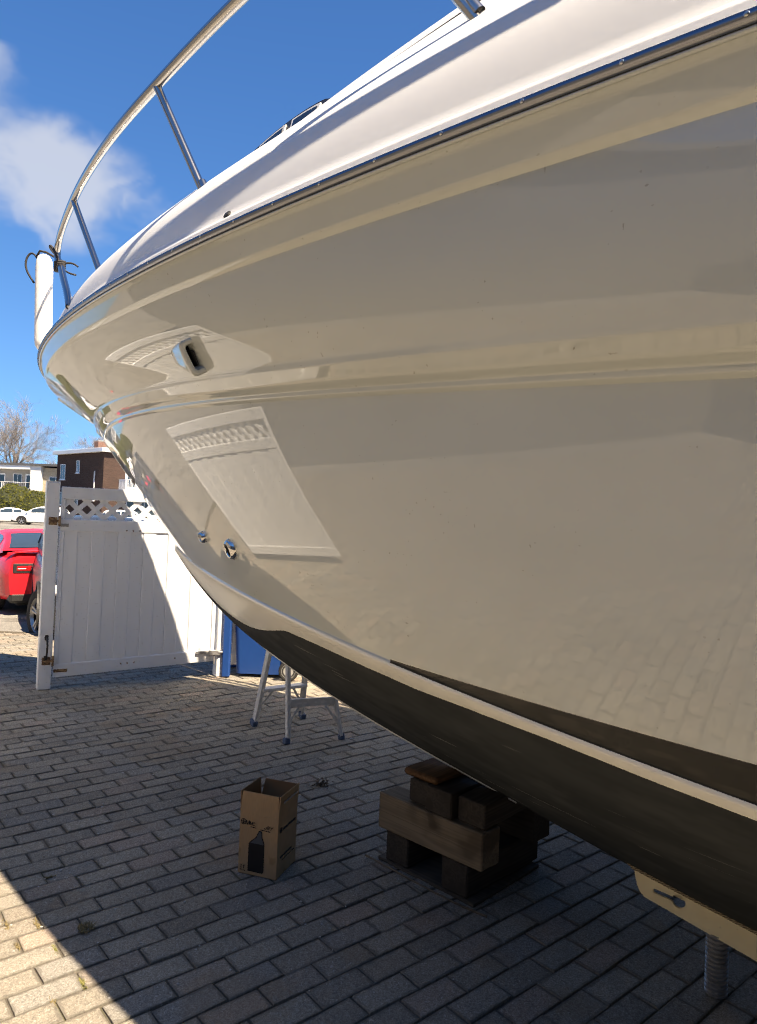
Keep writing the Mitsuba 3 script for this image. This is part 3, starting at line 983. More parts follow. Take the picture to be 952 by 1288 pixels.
P_L = np.array([-2.95, 6.21, 0])
TG = frame(P_L, GD, -GN, Z_)            # y runs away from the yard
TGf = frame(P_L, GD, -GN, Z_) @ np.diag([1, 1, 1, 1.0])
kp1, TP1 = post('tall white gate post at the open edge, with rusty hinges and a black pull handle', P_L, 0.112, 1.85)


def gl(lo, hi, c=0.0):
    return at(bx(lo, hi, c), TG)


for z in (1.50, 0.255):
    part(kp1, 'hinge', M(gl((0.030, -0.005, z - 0.035), (0.098, -0.0005, z + 0.035), 0.001), at(cyl((0.118, -0.012, z), (0, 0, 1), 0.010, 0.09, 12), TG), gl((0.055, -0.012, z - 0.010), (0.118, -0.005, z + 0.010), 0.002),
                        *[at(lathe([(0, 0.006), (0.006, 0.005), (0.008, 0)], (x, -0.005, z + dz), (0, -1, 0), 8), TG) for x in (0.045, 0.085) for dz in (-0.02, 0.02)]), 'rust', 30)
hd = spline([(0.060, -0.004, 0.462), (0.064, -0.035, 0.435), (0.066, -0.045, 0.375), (0.064, -0.035, 0.310), (0.060, -0.004, 0.282)], 20)
part(kp1, 'pull_handle', at(M(tube(hd, 0.0085, 8), bx((0.045, -0.006, 0.440), (0.076, -0.0005, 0.485), 0.002), bx((0.045, -0.006, 0.258), (0.076, -0.0005, 0.303), 0.002)), TG), 'black_metal', 40)
gk = thing('yard_gate', 'white vinyl gate leaf with a lattice strip on top, half in the boat\'s shadow', 'gate')
GF = TG @ np.diag([1, 1, 1, 1.0])


def flipY(k_parts):
    return k_parts


# local y of the gate points away from the camera, so the leaf is built with y mirrored
TGm = frame(P_L + GD * 0.0 - GN * 0.0, GD, GN, Z_)
gate(gk, frame(P_L, GD, GN, Z_) @ TRL([0, -0.012, 0]), 0.128, 1.585, slope=0.038)
for z, u, col in ((1.465, 0.16, 'galvanised'), (0.160, 0.15, 'rust')):
    part(gk, 'hinge_strap', M(gl((0.128, 0.006, z - 0.014), (0.128 + (0.115 if z < 1 else 0.07), 0.0115, z + 0.014), 0.001), *[gl((x, 0.002, z - 0.006), (x + 0.012, 0.006, z + 0.006)) for x in ((0.15, 0.175) if z > 1 else (0.15, 0.20, 0.225))]), col)
for x in (0.70, 0.76, 0.82, 1.2):
    part(gk, 'bolt', M(*[at(lathe([(0, 0.004), (0.006, 0.003), (0.008, 0)], (x, 0.0118, z), (0, -1, 0), 8), TG) for z in (1.43, 0.165 + 0.038 * (x - 0.13))]), 'rust', True)
kp2, TP2 = post('white gate post at the latch end of the gate, beside the blue bin', P_L + GD * 1.605 + GN * 0.02, 0.125, 1.9)
part(gk, 'latch', M(gl((1.40, -0.012, 0.235), (1.60, 0.008, 0.262), 0.003), gl((1.52, -0.055, 0.222), (1.63, -0.022, 0.275), 0.006), gl((1.60, -0.06, 0.236), (1.735, -0.024, 0.262), 0.008), gl((1.565, -0.045, 0.13), (1.58, -0.030, 0.235), 0.003)), 'galvanised')
fp = thing('fence_panel', 'white vinyl fence panel running behind the blue bins from the gate post', 'fence')
TFp = frame(P_L + GD * 1.74 - GN * 0.05, np.array([0.985, 0.17, 0]), np.array([0.17, -0.985, 0]), Z_)
gate(fp, TFp, 0.0, 2.3, n_b=9)
fq = thing('fence_panel', 'white sunlit lattice topped panel mirrored in the side of the bow', 'fence')
A_, B_ = np.array([-3.81, 5.87, 0]), np.array([-3.565, 3.78, 0])
dd = (A_ - B_) / np.linalg.norm(A_ - B_)
gate(fq, frame(B_, dd, np.cross(dd, Z_), Z_), 0.0, float(np.linalg.norm(A_ - B_)), n_b=7, vm='new_vinyl')

# ------------------------------------------------------------------ blue bins and the stepladder
pr('blue_plastic', proc(lambda p, n, uv: mix((0.010, 0.045, 0.19), (0.014, 0.058, 0.23), fbm(p.x * 7, p.y * 7, p.z * 4, 3))), 0.38)
pr('tyre', proc(lambda p, n, uv: mix((0.012, 0.012, 0.012), (0.03, 0.029, 0.028), fbm(p.x * 20, p.y * 20, p.z * 20, 2))), 0.8)
pr('grey_plastic', (0.30, 0.30, 0.29), 0.5)


def rrect(w, d, r, k=6):
    return np.array(sbox(-w / 2 + r, -d / 2 + r, w / 2 - r, d / 2 - r).buffer(r, quad_segs=k).exterior.coords)[:-1]


def bin_(label, P, rot, H=1.0):
    k = thing('wheeled_bin', label, 'bin', None)
    T = frame(P, (math.cos(rot), math.sin(rot), 0), (-math.sin(rot), math.cos(rot), 0), Z_)
    rings = []
    for z, s in ((0.03, 0.0), (0.035, 0.80), (0.10, 0.82), (0.55, 0.91), (0.86, 0.985), (0.861, 1.03), (0.90, 1.035)):
        q = rrect(0.52 * max(s, 0.01), 0.58 * max(s, 0.01), 0.06 * max(s, 0.01))
        rings.append(np.c_[q, np.full(len(q), z * H)])
    part(k, 'body', at(grid(np.stack(rings), close=True), T), 'blue_plastic', 35)
    part(k, 'lid', at(M(bx((-0.285, -0.33, 0.902 * H), (0.285, 0.31, 0.945 * H), 0.02), bx((-0.22, -0.27, 0.945 * H), (0.22, 0.25, 0.97 * H), 0.02)), T), 'blue_plastic', 30)
    part(k, 'back_rib', at(M(bx((-0.275, 0.25, 0.16), (-0.205, 0.36, 0.88 * H), 0.012), bx((0.205, 0.25, 0.16), (0.275, 0.36, 0.88 * H), 0.012)), T), 'blue_plastic')
    part(k, 'front_rib', at(M(bx((0.19, -0.37, 0.004), (0.262, -0.29, 0.88 * H), 0.012), bx((-0.262, -0.37, 0.004), (-0.19, -0.29, 0.88 * H), 0.012), bx((0.10, -0.345, 0.455), (0.20, -0.31, 0.475), 0.003)), T), 'blue_plastic')
    part(k, 'rung', at(M(bx((-0.20, 0.27, 0.40), (0.20, 0.335, 0.425), 0.004), bx((-0.20, 0.27, 0.74), (0.20, 0.335, 0.765), 0.004)), T), 'blue_plastic')
    for s in (-1, 1):
        w = part(k, 'wheel', at(lathe([(0.05, -0.025), (0.088, -0.028), (0.098, -0.018), (0.10, 0), (0.098, 0.018), (0.088, 0.028), (0.05, 0.025)], (s * 0.31, 0.30, 0.10), (1, 0, 0), 28), T), 'tyre', 40)
        part(w, 'hub', at(lathe([(0, -0.02), (0.03, -0.026), (0.055, -0.024), (0.07, -0.027), (0.07, 0.027), (0.055, 0.024), (0.03, 0.026), (0, 0.02)], (s * 0.31, 0.30, 0.10), (1, 0, 0), 24), T), 'grey_plastic', 30)
    part(k, 'axle', at(cyl((0, 0.30, 0.10), (1, 0, 0), 0.012, 0.62, 10), T), 'black_metal')
    return k


bin_('blue wheeled bin with a grey hubbed wheel, in the shade beside the latch post', np.array([-1.13, 7.24, 0]), math.radians(-88))


def f_alu(p, n, uv):
    s = fbm(p.x * 40, p.y * 40, p.z * 40, 3)
    spl = smoothstep(0.66, 0.72, noise(p.x * 55, p.y * 55, p.z * 55))
    return mix(mix((0.58, 0.58, 0.57), (0.70, 0.70, 0.69), s), (0.80, 0.79, 0.77), spl * 0.6)


pr('aluminium', proc(f_alu), 0.45, 0.3)
pr('blue_rubber', (0.06, 0.09, 0.16), 0.7)
lk = thing('stepladder', 'paint splashed aluminium stepladder standing under the bow', 'ladder')
feet = {'a': np.array([-0.900, 5.46, 0]), 'b': np.array([-0.550, 5.71, 0]), 'c': np.array([-0.590, 5.05, 0]), 'd': np.array([-0.200, 5.20, 0])}
HT = 1.12
mid1, mid2 = (feet['a'] + feet['c']) / 2, (feet['b'] + feet['d']) / 2
wv = (mid2 - mid1) / 2
cen = (mid1 + mid2) / 2
tops = {'a': cen - wv * 0.70 + (feet['a'] - mid1) * 0.12, 'b': cen + wv * 0.70 + (feet['b'] - mid2) * 0.12, 'c': cen - wv * 0.66 + (feet['c'] - mid1) * 0.12, 'd': cen + wv * 0.66 + (feet['d'] - mid2) * 0.12}
tops = {k: v + Z_ * HT for k, v in tops.items()}
wd = wv / np.linalg.norm(wv)
fn_ = np.cross(wd, Z_)
for q, (w1, th) in dict(a=(0.066, 0.026), b=(0.060, 0.024), c=(0.044, 0.024), d=(0.034, 0.022)).items():
    A, B = feet[q] + Z_ * 0.03, tops[q]
    # a channel: web and two lips
    dl = (B - A) / np.linalg.norm(B - A)
    side = fn_ - dl * (fn_ @ dl)
    side /= np.linalg.norm(side)
    sg = 1 if q in 'ac' else -1
    ino = np.cross(dl, side)
    ino = ino if ino @ wd * sg > 0 else -ino
    ch = M(bar(A, B, w1, 0.003, ino), bar(A + side * (w1 / 2 - 0.0015) + ino * th / 2, B + side * (w1 / 2 - 0.0015) + ino * th / 2, 0.003, th, ino), bar(A - side * (w1 / 2 - 0.0015) + ino * th / 2, B - side * (w1 / 2 - 0.0015) + ino * th / 2, 0.003, th, ino))
    part(lk, 'leg', ch, 'aluminium')
    part(lk, 'foot', bar(feet[q] + Z_ * 0.001, feet[q] + dl * 0.045, w1 + 0.012, th + 0.014, ino, 0.003), 'blue_rubber')


def on(q, z):
    return feet[q] + (tops[q] - feet[q]) * z / HT


for z in (0.285, 0.57, 0.85):
    a, b = on('a', z), on('b', z)
    part(lk, 'tread', bar(a + wd * 0.004, b - wd * 0.004, 0.085, 0.022, Z_, 0.003), 'aluminium')
for z in (0.275, 0.66):
    a, b = on('c', z), on('d', z)
    part(lk, 'cross_brace', bar(a + wd * 0.004, b - wd * 0.004, 0.016, 0.058, Z_, 0.002), 'aluminium')
for q, r in (('a', 'b'), ('c', 'd')):
    for p1, p2 in ((q, r), (r, q)):
        A = on(p1, 0.10)
        B = on(p1, 0.265) + (on(p2, 0.265) - on(p1, 0.265)) * 0.27
        part(lk, 'corner_brace', bar(A, B, 0.018, 0.004, fn_), 'aluminium')
part(lk, 'top_cap', at(bx((-0.17, -0.12, 0), (0.17, 0.12, 0.04), 0.008), frame(cen + Z_ * HT, wd, np.cross(Z_, wd), Z_)), 'blue_rubber')
# ---- END PART3

# ------------------------------------------------------------------ cars
pr('red_paint', (0.52, 0.012, 0.022), 0.28, spec=0.5, clearcoat=1.0, clearcoat_gloss=0.96)
pr('white_paint', (0.76, 0.76, 0.75), 0.3, spec=0.5, clearcoat=0.8, clearcoat_gloss=0.95)
pr('dark_paint', (0.022, 0.026, 0.032), 0.25, spec=0.5, clearcoat=1.0, clearcoat_gloss=0.95)
pr('navy_paint', (0.015, 0.03, 0.08), 0.25, spec=0.5, clearcoat=1.0, clearcoat_gloss=0.95)
pr('black_trim', (0.02, 0.02, 0.02), 0.55)
pr('red_lens', (0.35, 0.01, 0.012), 0.12, spec=0.7)
pr('clear_lens', (0.62, 0.62, 0.62), 0.1, spec=0.8)
pr('alloy', (0.42, 0.42, 0.42), 0.3, 0.85)
pr('plate_white', (0.7, 0.7, 0.68), 0.5)

# kind: (length, width, ground clearance, wheel radius, wheelbase, front overhang, [(x, lower-body top)], [(x, roof)], belt)
KINDS = {
    'coupe': dict(L=4.84, W=1.90, zb=0.17, wr=0.345, wx=(1.42, -1.42), top=[(2.42, 0.62), (2.25, 0.74), (1.6, 0.90), (0.75, 0.98), (-1.3, 0.98), (-1.9, 1.045), (-2.30, 1.055), (-2.40, 0.98)], belt=0.90,
                  roof=[(0.95, 0.93), (0.25, 1.29), (-0.25, 1.37), (-0.8, 1.36), (-1.3, 1.26), (-1.98, 1.06)], wt=0.60, grow=0.80),
    'suv': dict(L=4.60, W=1.86, zb=0.22, wr=0.36, wx=(1.38, -1.32), top=[(2.28, 0.72), (2.15, 0.92), (1.4, 1.02), (0.9, 1.06), (-1.8, 1.08), (-2.22, 1.08), (-2.29, 0.95)], belt=0.98,
                roof=[(1.15, 1.04), (0.45, 1.52), (-0.1, 1.66), (-1.2, 1.66), (-1.85, 1.58), (-2.22, 1.06)], wt=0.66, grow=0.86),
    'sedan': dict(L=4.65, W=1.80, zb=0.17, wr=0.325, wx=(1.38, -1.32), top=[(2.30, 0.60), (2.15, 0.76), (1.4, 0.90), (0.9, 0.94), (-1.5, 0.98), (-2.2, 1.00), (-2.31, 0.88)], belt=0.88,
                  roof=[(1.15, 0.93), (0.35, 1.34), (-0.2, 1.44), (-0.9, 1.41), (-1.3, 1.28), (-1.85, 0.99)], wt=0.60, grow=0.82),
}


def car(name, label, cat, kind, paint, P, yaw, group=None, detail=True, rim='alloy', steer=0):
    K = KINDS[kind]
    L, W = K['L'], K['W']
    T = frame(P, (math.cos(yaw), math.sin(yaw), 0), (-math.sin(yaw), math.cos(yaw), 0), Z_)
    k = thing(name, label, cat, group)
    tx, tz = np.array(K['top'])[::-1].T
    xs = np.linspace(-L / 2, L / 2, 64)
    ztop = np.interp(xs, tx, tz)
    e = np.abs(xs) / (L / 2)
    w = W / 2 * (1 - 0.05 * e ** 2 - (0.20 * e ** 9 if kind != 'coupe' else 0.10 * e ** 16))
    zbot = K['zb'] + 0.10 * e ** 6 + 0.04
    rings = []
    for x, zt, ww, zb in zip(xs, ztop, w, zbot):
        bl = min(K['belt'], zt - 0.03)
        h = bl - zb
        half_ = [(0, zb), (ww * 0.88, zb), (ww * 0.965, zb + 0.10 * h), (ww * 0.985, zb + 0.30 * h), (ww, zb + 0.55 * h), (ww * 0.995, zb + 0.72 * h), (ww * 0.965, bl - 0.02), (ww * 0.93, bl + 0.25 * (zt - bl)), (ww * 0.78, zt - 0.12 * (zt - bl)), (ww * 0.5, zt), (0, zt + 0.012)]
        q = half_ + [(-a, b) for a, b in half_[-2:0:-1]]
        rings.append([[x, a, b] for a, b in q])
    R = np.array(rings)
    n = R.shape[1]
    body = grid(R, close=True)
    V = np.vstack([body.vertices, R[0].mean(0), R[-1].mean(0)])
    F = body.faces.tolist()
    b0 = len(V) - 2
    for j in range(n):
        F += [[b0, (j + 1) % n, j], [b0 + 1, (len(xs) - 1) * n + j, (len(xs) - 1) * n + (j + 1) % n]]
    body = mesh(V, F)
    if body.volume < 0:
        body.invert()
    cutm = [cyl((x, s * (W / 2 - 0.10), K['wr'] + 0.01), (0, 1, 0), K['wr'] * 1.13, 0.36, 40) for x in K['wx'] for s in (1, -1)]
    for c in cutm:
        if c.volume < 0:
            c.invert()
    try:
        body = trimesh.boolean.difference([body] + cutm, engine='manifold')
    except Exception as ex_:
        print('boolean failed', ex_)
    part(k, 'body', at(body, T), paint, 32)
    part(k, 'underbody', at(bx((-L / 2 + 0.25, -W / 2 + 0.32, K['zb'] - 0.02), (L / 2 - 0.25, W / 2 - 0.32, K['belt'] - 0.2)), T), 'black_trim')
    # greenhouse
    rx, rz = np.array(K['roof'])[::-1].T
    from scipy.interpolate import PchipInterpolator
    gx = np.linspace(rx[0], rx[-1], 40)
    gzr = PchipInterpolator(rx, rz)(gx)

    def gring(x, zr, out=0.0, v0=0.0, v1=1.0, m=9):
        zb_ = np.interp(x, tx, tz) - 0.03
        zr = max(zr, zb_ + 0.01)
        hh = zr - zb_
        wb = W / 2 * 0.90
        full = max(rz) - K['belt']
        wtop = wb + (W / 2 * (K['wt'] / (W / 2)) - wb) * min(hh / full, 1.0)
        pts = np.array([(wb, zb_), (wb + (wtop - wb) * 0.55, zb_ + hh * 0.55), (wtop + 0.03, zb_ + hh * 0.86), (wtop - 0.05, zb_ + hh * 0.965), (wtop * 0.55, zr), (0, zr + 0.015)])
        t = np.linspace(v0, v1, m)
        q = np.c_[np.interp(t * 5, range(6), pts[:, 0]), np.interp(t * 5, range(6), pts[:, 1])]
        return q
    G = []
    for x, zr in zip(gx, gzr):
        q = gring(x, zr)
        q = np.vstack([q, q[-2::-1] * [-1, 1]])
        G.append(np.c_[np.full(len(q), x), q])
    part(k, 'roof', at(grid(np.array(G), flip=True), T), paint, 32)

    def pane(x0, x1, v0, v1, side, nm='side_window'):
        P_ = []
        for x in np.linspace(x0, x1, 10):
            q = gring(x, float(PchipInterpolator(rx, rz)(x)), v0=v0, v1=v1, m=6)
            P_.append(np.c_[np.full(6, x), side * (q[:, 0] + 0.006), q[:, 1] + 0.004])
        return part(k, nm, at(grid(np.array(P_), flip=side > 0), T), 'window_glass', 40)
    xr = [x for x, z in K['roof']]
    for s in (1, -1):
        pane(xr[1] + 0.18, (xr[2] + xr[3]) / 2 + 0.06, 0.05, 0.36, s)
        pane((xr[2] + xr[3]) / 2 - 0.02, xr[4] + 0.10 * (kind != 'coupe') + 0.18 * (kind == 'coupe'), 0.06, 0.35, s)
        if kind == 'suv':
            pane(xr[4] + 0.02, xr[4] - 0.16, 0.10, 0.33, s)

    def screen(xa, xb, nm, va=0.70):
        P_ = []
        for x in np.linspace(xa, xb, 8):
            zr = float(PchipInterpolator(rx, rz)(x))
            q = gring(x, zr, v0=va, v1=1.0, m=6)
            q = np.vstack([q, q[-2::-1] * [-1, 1]])
            P_.append(np.c_[np.full(len(q), x), q[:, 0] * 0.97, q[:, 1] + 0.012])
        part(k, nm, at(grid(np.array(P_), flip=True), T), 'window_glass', 40)
    screen(xr[0] - 0.08, xr[1] + 0.06, 'windscreen')
    screen(xr[4] - (0.02 if kind != 'coupe' else -0.22), xr[5] + 0.10, 'rear_window', 0.70 if kind != 'coupe' else 0.60)
    for x in K['wx']:
        for s in (1, -1):
            r = K['wr']
            tr = T @ TRL([x, s * (W / 2 - 0.125), r]) @ rotz(math.radians(steer if x > 0 else 0)) @ frame((0, 0, 0), (1, 0, 0), (0, 0, 1), (0, -1, 0)) @ np.diag([1, 1, -s, 1])
            wheel = part(k, 'wheel', at(trimesh.creation.revolve(np.array([(r * 0.66, -0.10), (r * 0.90, -0.105), (r * 0.985, -0.08), (r, -0.03), (r, 0.03), (r * 0.985, 0.08), (r * 0.90, 0.105), (r * 0.66, 0.10), (r * 0.66, -0.10)]), sections=36), tr), 'tyre', 35)
            sp = [trimesh.creation.revolve(np.array([(r * 0.60, 0.06), (r * 0.655, 0.10), (r * 0.67, 0.10), (r * 0.67, -0.08), (r * 0.60, -0.08)]), sections=32), trimesh.creation.revolve(np.array([(0, 0.085), (0.05, 0.08), (0.065, 0.06), (0.07, 0.0)]), sections=20)]
            for i in range(5):
                a = i * 2 * math.pi / 5 + 0.3
                for da in (-0.13, 0.13):
                    sp.append(bar((0.04 * math.cos(a + da * 2), 0.04 * math.sin(a + da * 2), 0.068), (r * 0.63 * math.cos(a + da), r * 0.63 * math.sin(a + da), 0.075), 0.034, 0.03, (0, 0, 1), 0.005))
            part(wheel, 'rim', at(M(*sp), tr), rim, 30)
            part(wheel, 'brake', at(trimesh.creation.cylinder(r * 0.58, 0.02, sections=24), tr), 'black_trim')
    if not detail:
        return k
    b = lambda lo, hi, c=0.01: at(bx(lo, hi, c), T)
    for s in (1, -1):
        if kind == 'coupe':
            f = part(k, 'tail_light', b((-L / 2 - 0.012, s * 0.26, 0.690), (-L / 2 + 0.25, s * 0.775, 0.890), 0.03), 'black_trim')
            part(f, 'lens', M(b((-L / 2 - 0.022, s * 0.33, 0.735), (-L / 2 + 0.20, s * 0.56, 0.845), 0.02), b((-L / 2 - 0.020, s * 0.535, 0.735), (-L / 2 + 0.20, s * 0.715, 0.845), 0.02)), 'red_lens')
            part(f, 'reverse_lamp', M(b((-L / 2 - 0.028, s * 0.36, 0.775), (-L / 2 + 0.10, s * 0.49, 0.80), 0.008), b((-L / 2 - 0.026, s * 0.56, 0.775), (-L / 2 + 0.10, s * 0.69, 0.80), 0.008)), 'clear_lens')
        else:
            part(k, 'tail_light', b((-L / 2 + 0.0, s * (W / 2 - 0.30), 0.80), (-L / 2 + 0.22, s * (W / 2 - 0.075), 1.00), 0.03), 'red_lens')
        part(k, 'headlight', b((L / 2 - 0.26, s * (W / 2 - 0.42), 0.62 + 0.10 * (kind == 'suv')), (L / 2 - 0.02, s * (W / 2 - 0.12), 0.74 + 0.10 * (kind == 'suv')), 0.03), 'clear_lens')
        if kind != 'suv' or paint != 'dark_paint':
            part(k, 'mirror', b((xr[1] + 0.42, s * (W / 2 - 0.06), 0.95 + 0.10 * (kind == 'suv')), (xr[1] + 0.56, s * (W / 2 + 0.13), 1.08 + 0.10 * (kind == 'suv')), 0.03), paint)
        for x in K['wx']:
            arch = trimesh.creation.annulus(K['wr'] * 1.10, K['wr'] * 1.22, 0.05, sections=40).slice_plane([0, -0.08, 0], [0, 1, 0])
            part(k, 'wheel_arch', at(arch, T @ frame((x, s * (W / 2 - 0.028), K['wr'] + 0.01), (1, 0, 0), (0, 0, 1), (0, -1, 0))), 'black_trim' if kind == 'suv' else paint)
    part(k, 'bumper', b((-L / 2 - 0.015, -W / 2 + 0.16, K['zb'] + 0.05), (-L / 2 + 0.35, W / 2 - 0.16, K['zb'] + 0.22), 0.04), 'black_trim', label='black lower rear bumper')
    part(k, 'bumper', b((L / 2 - 0.35, -W / 2 + 0.16, K['zb'] + 0.04), (L / 2 + 0.012, W / 2 - 0.16, K['zb'] + 0.20), 0.04), 'black_trim')
    gr = part(k, 'grille', b((L / 2 - 0.16, -0.50, 0.46), (L / 2 + 0.016, 0.50, 0.66 + 0.08 * (kind == 'suv')), 0.02), 'black_trim')
    part(gr, 'grille_bar', M(*[b((L / 2 - 0.1, -0.49, z), (L / 2 + 0.024, 0.49, z + 0.022), 0.006) for z in np.arange(0.49, 0.66 + 0.06 * (kind == 'suv'), 0.055)]), 'chrome')
    part(k, 'number_plate', b((L / 2 + 0.0, -0.16, 0.34), (L / 2 + 0.03, 0.16, 0.43), 0.004), 'plate_white')
    if kind == 'coupe':
        sp = spline([(-2.26, -0.80, 1.035), (-2.35, -0.55, 1.065), (-2.37, 0, 1.075), (-2.35, 0.55, 1.065), (-2.26, 0.80, 1.035)], 24)
        part(k, 'spoiler', at(M(*[bar(sp[i], sp[i + 1], 0.16, 0.022, Z_) for i in range(23)]), T), paint, 30)
    return k


def G3(x, y, dz=0.0):
    return np.array([x, y, float(gz(x, y)) + dz])


car('parked_car', 'red coupe parked with its tail towards the yard, beyond the open gate', 'car', 'coupe', 'red_paint', G3(-6.79, 13.87, -0.02), math.radians(127), detail=True, rim='black_metal')
car('parked_car', 'dark crossover half hidden by the gate post, only a front wheel showing', 'car', 'suv', 'dark_paint', G3(-4.25, 10.85, -0.02), math.radians(-62.5), steer=22)
car('parked_car', 'white crossover parked across the lot in front of the hedge', 'car', 'suv', 'white_paint', G3(-30.0, 62.5, -0.02), math.radians(188))
car('parked_car', 'white saloon nosed in beside the white crossover across the lot', 'car', 'sedan', 'white_paint', G3(-34.3, 64.5, -0.02), math.radians(215))
car('parked_car', 'black car at the far left end of the row by the hedge', 'car', 'sedan', 'dark_paint', G3(-38.3, 66.5, -0.02), math.radians(205))
car('parked_car', 'navy car across the lot, seen through the lattice of the gate', 'car', 'sedan', 'navy_paint', G3(-17.2, 46.0, -0.02), math.radians(12), detail=False)
car('parked_car', 'white car across the lot below the brick building, behind the lattice', 'car', 'suv', 'white_paint', G3(-20.5, 58.0, -0.02), math.radians(10), detail=False)

# ------------------------------------------------------------------ buildings across the lot
def f_brick(c1, c2, m, bh=0.075, bl=0.22):
    def fn(p, n, uv):
        u = dr.select(dr.abs(n.x) > dr.abs(n.y), p.y, p.x) * 1.05
        v = p.z / bh
        iv = dr.floor(v)
        w = u / bl + 0.5 * (iv - 2 * dr.floor(iv * 0.5))
        r = cell_rand(dr.floor(w), iv, 3)
        fu, fv = w - dr.floor(w), v - iv
        j = dr.maximum(dr.select(fv < 0.14, 1.0, 0.0), dr.select(fu < 0.05, 1.0, 0.0))
        return mix(mix(c1, c2, r), m, j)
    return proc(fn)


mat('brown_brick', {'type': 'diffuse', 'reflectance': f_brick((0.062, 0.040, 0.033), (0.10, 0.062, 0.049), (0.10, 0.092, 0.083))})
mat('red_brick', {'type': 'diffuse', 'reflectance': f_brick((0.16, 0.085, 0.06), (0.24, 0.13, 0.095), (0.22, 0.20, 0.18))})
mat('tan_brick', {'type': 'diffuse', 'reflectance': f_brick((0.40, 0.33, 0.22), (0.52, 0.44, 0.31), (0.5, 0.46, 0.38), 0.2, 0.5)})
pr('white_stucco', proc(lambda p, n, uv: mix((0.62, 0.62, 0.61), (0.72, 0.72, 0.71), fbm(p.x, p.y, p.z, 3))), 0.8)
pr('grey_wall', (0.30, 0.29, 0.27), 0.8)
pr('roof_dark', (0.07, 0.07, 0.075), 0.8)
pr('white_trim', (0.70, 0.71, 0.72), 0.5)
pr('siding', proc(lambda p, n, uv: mix((0.13, 0.125, 0.115), (0.17, 0.163, 0.15), noise(p.x * 2, p.y * 2, dr.floor(p.z / 0.13) * 3)) * (1 - 0.35 * smoothstep(0.86, 1.0, p.z / 0.13 - dr.floor(p.z / 0.13)))), 0.7)


def window(parent, T, x, z, w, h, d=0.06, sill=True, frame_m='white_trim'):
    """on a wall whose local y = 0 is its face and -y is outwards"""
    t = 0.07 if w > 0.6 else 0.05
    o = ext(sbox(x, z, x + w, z + h).difference(sbox(x + t, z + t, x + w - t, z + h - t)), d)
    v = o.vertices
    o = mesh(np.c_[v[:, 0], -v[:, 2], v[:, 1]], o.faces[:, ::-1])
    mm = [o, bx((x + w / 2 - 0.025, -d * 0.7, z + t), (x + w / 2 + 0.025, -0.005, z + h - t))]
    k = part(parent, 'window', at(M(*mm), T), frame_m)
    part(k, 'pane', at(bx((x + t * 0.9, -d * 0.4, z + t * 0.9), (x + w - t * 0.9, -0.004, z + h - t * 0.9)), T), 'window_glass')
    if sill:
        part(k, 'sill', at(bx((x - 0.08, -d - 0.07, z - 0.09), (x + w + 0.08, -0.002, z - 0.002)), T), frame_m)
    return k


def balcony(parent, T, x0, x1, z, dep, h=1.0, solid=False, slab_m='white_trim', bar_m='white_trim', step=0.13):
    k = part(parent, 'balcony', at(M(bx((x0, -dep, z - 0.18), (x1, -0.003, z)), bx((x0, -dep, z + h - 0.06), (x1, -dep + 0.06, z + h)), bx((x0, -dep, z + h - 0.06), (x0 + 0.06, -0.003, z + h)), bx((x1 - 0.06, -dep, z + h - 0.06), (x1, -0.003, z + h)), bx((x0, -dep, z + 0.06), (x1, -dep + 0.05, z + 0.12))), T), slab_m)
    ball = [bx((x, -dep + 0.012, z + 0.002), (x + 0.045, -dep + 0.048, z + h - 0.062)) for x in np.arange(x0 + 0.01, x1 - 0.05, step)]
    ball += [bx((x, y, z + 0.002), (x + 0.05, y + 0.045, z + h - 0.062)) for x in (x0 + 0.005, x1 - 0.055) for y in np.arange(-dep + 0.1, -0.1, step)]
    for q in ball:
        part(k, 'baluster', at(q, T), bar_m)
    return k


# brown brick block: corner nearest the yard at Cb, one face running back to the left, one to the right
Cb = np.array([-28.45, 72.0, -0.3])
dl_, drr = np.array([-0.738, 0.675, 0]), np.array([0.675, 0.738, 0])
bb = thing('brick_building', 'dark brown brick apartment block with white roof edge and white balcony', 'building')
LB, RB, HB = 11.2, 14.0, 7.55
part(bb, 'wall', M(at(bx((0, 0, 0), (LB, RB, HB)), frame(Cb, dl_, drr, Z_))), 'brown_brick')
part(bb, 'roof', M(at(bx((-0.45, -0.45, HB + 0.002), (LB + 0.3, RB + 0.3, HB + 0.42), 0.02), frame(Cb, dl_, drr, Z_))), 'white_trim')
TL = frame(Cb + dl_ * LB, -dl_, drr, Z_)      # left face, x from its far end to the corner
for x, z, w, h in ((1.0, 4.75, 1.25, 1.7), (5.0, 5.45, 0.75, 1.35), (1.0, 1.9, 1.25, 1.4), (5.0, 1.9, 0.75, 1.3)):
    window(bb, TL, x, z, w, h)
lampk = part(bb, 'wall_lamp', at(M(bx((2.9, -0.25, 3.0), (3.25, -0.002, 3.25), 0.04)), TL), 'white_trim')
part(bb, 'meter_box', at(M(bx((9.1, -0.22, 2.4), (9.65, -0.002, 3.15), 0.03), bx((9.33, -0.1, 3.15), (9.41, -0.002, 5.6))), TL), 'white_trim')
TR = frame(Cb, drr, -dl_ * -1, Z_) if False else frame(Cb, drr, dl_, Z_)      # right face, x from the corner
part(bb, 'door', at(bx((2.4, -0.05, 3.9), (7.4, -0.003, 6.75)), TR), 'white_trim')
for x in (2.55, 4.2, 5.85):
    window(bb, TR @ TRL([0, -0.055, 0]), x, 4.0, 1.4, 2.6, 0.05, False)
balcony(bb, TR, 1.7, 7.8, 3.80, 1.5, 1.05, step=0.16)
window(bb, TR, 2.6, 1.1, 4.2, 1.5, 0.08)
chm = part(bb, 'chimney', at(bx((7.7, 3.0, HB + 0.42), (8.7, 4.0, HB + 1.75)), frame(Cb, dl_, drr, Z_)), 'red_brick')
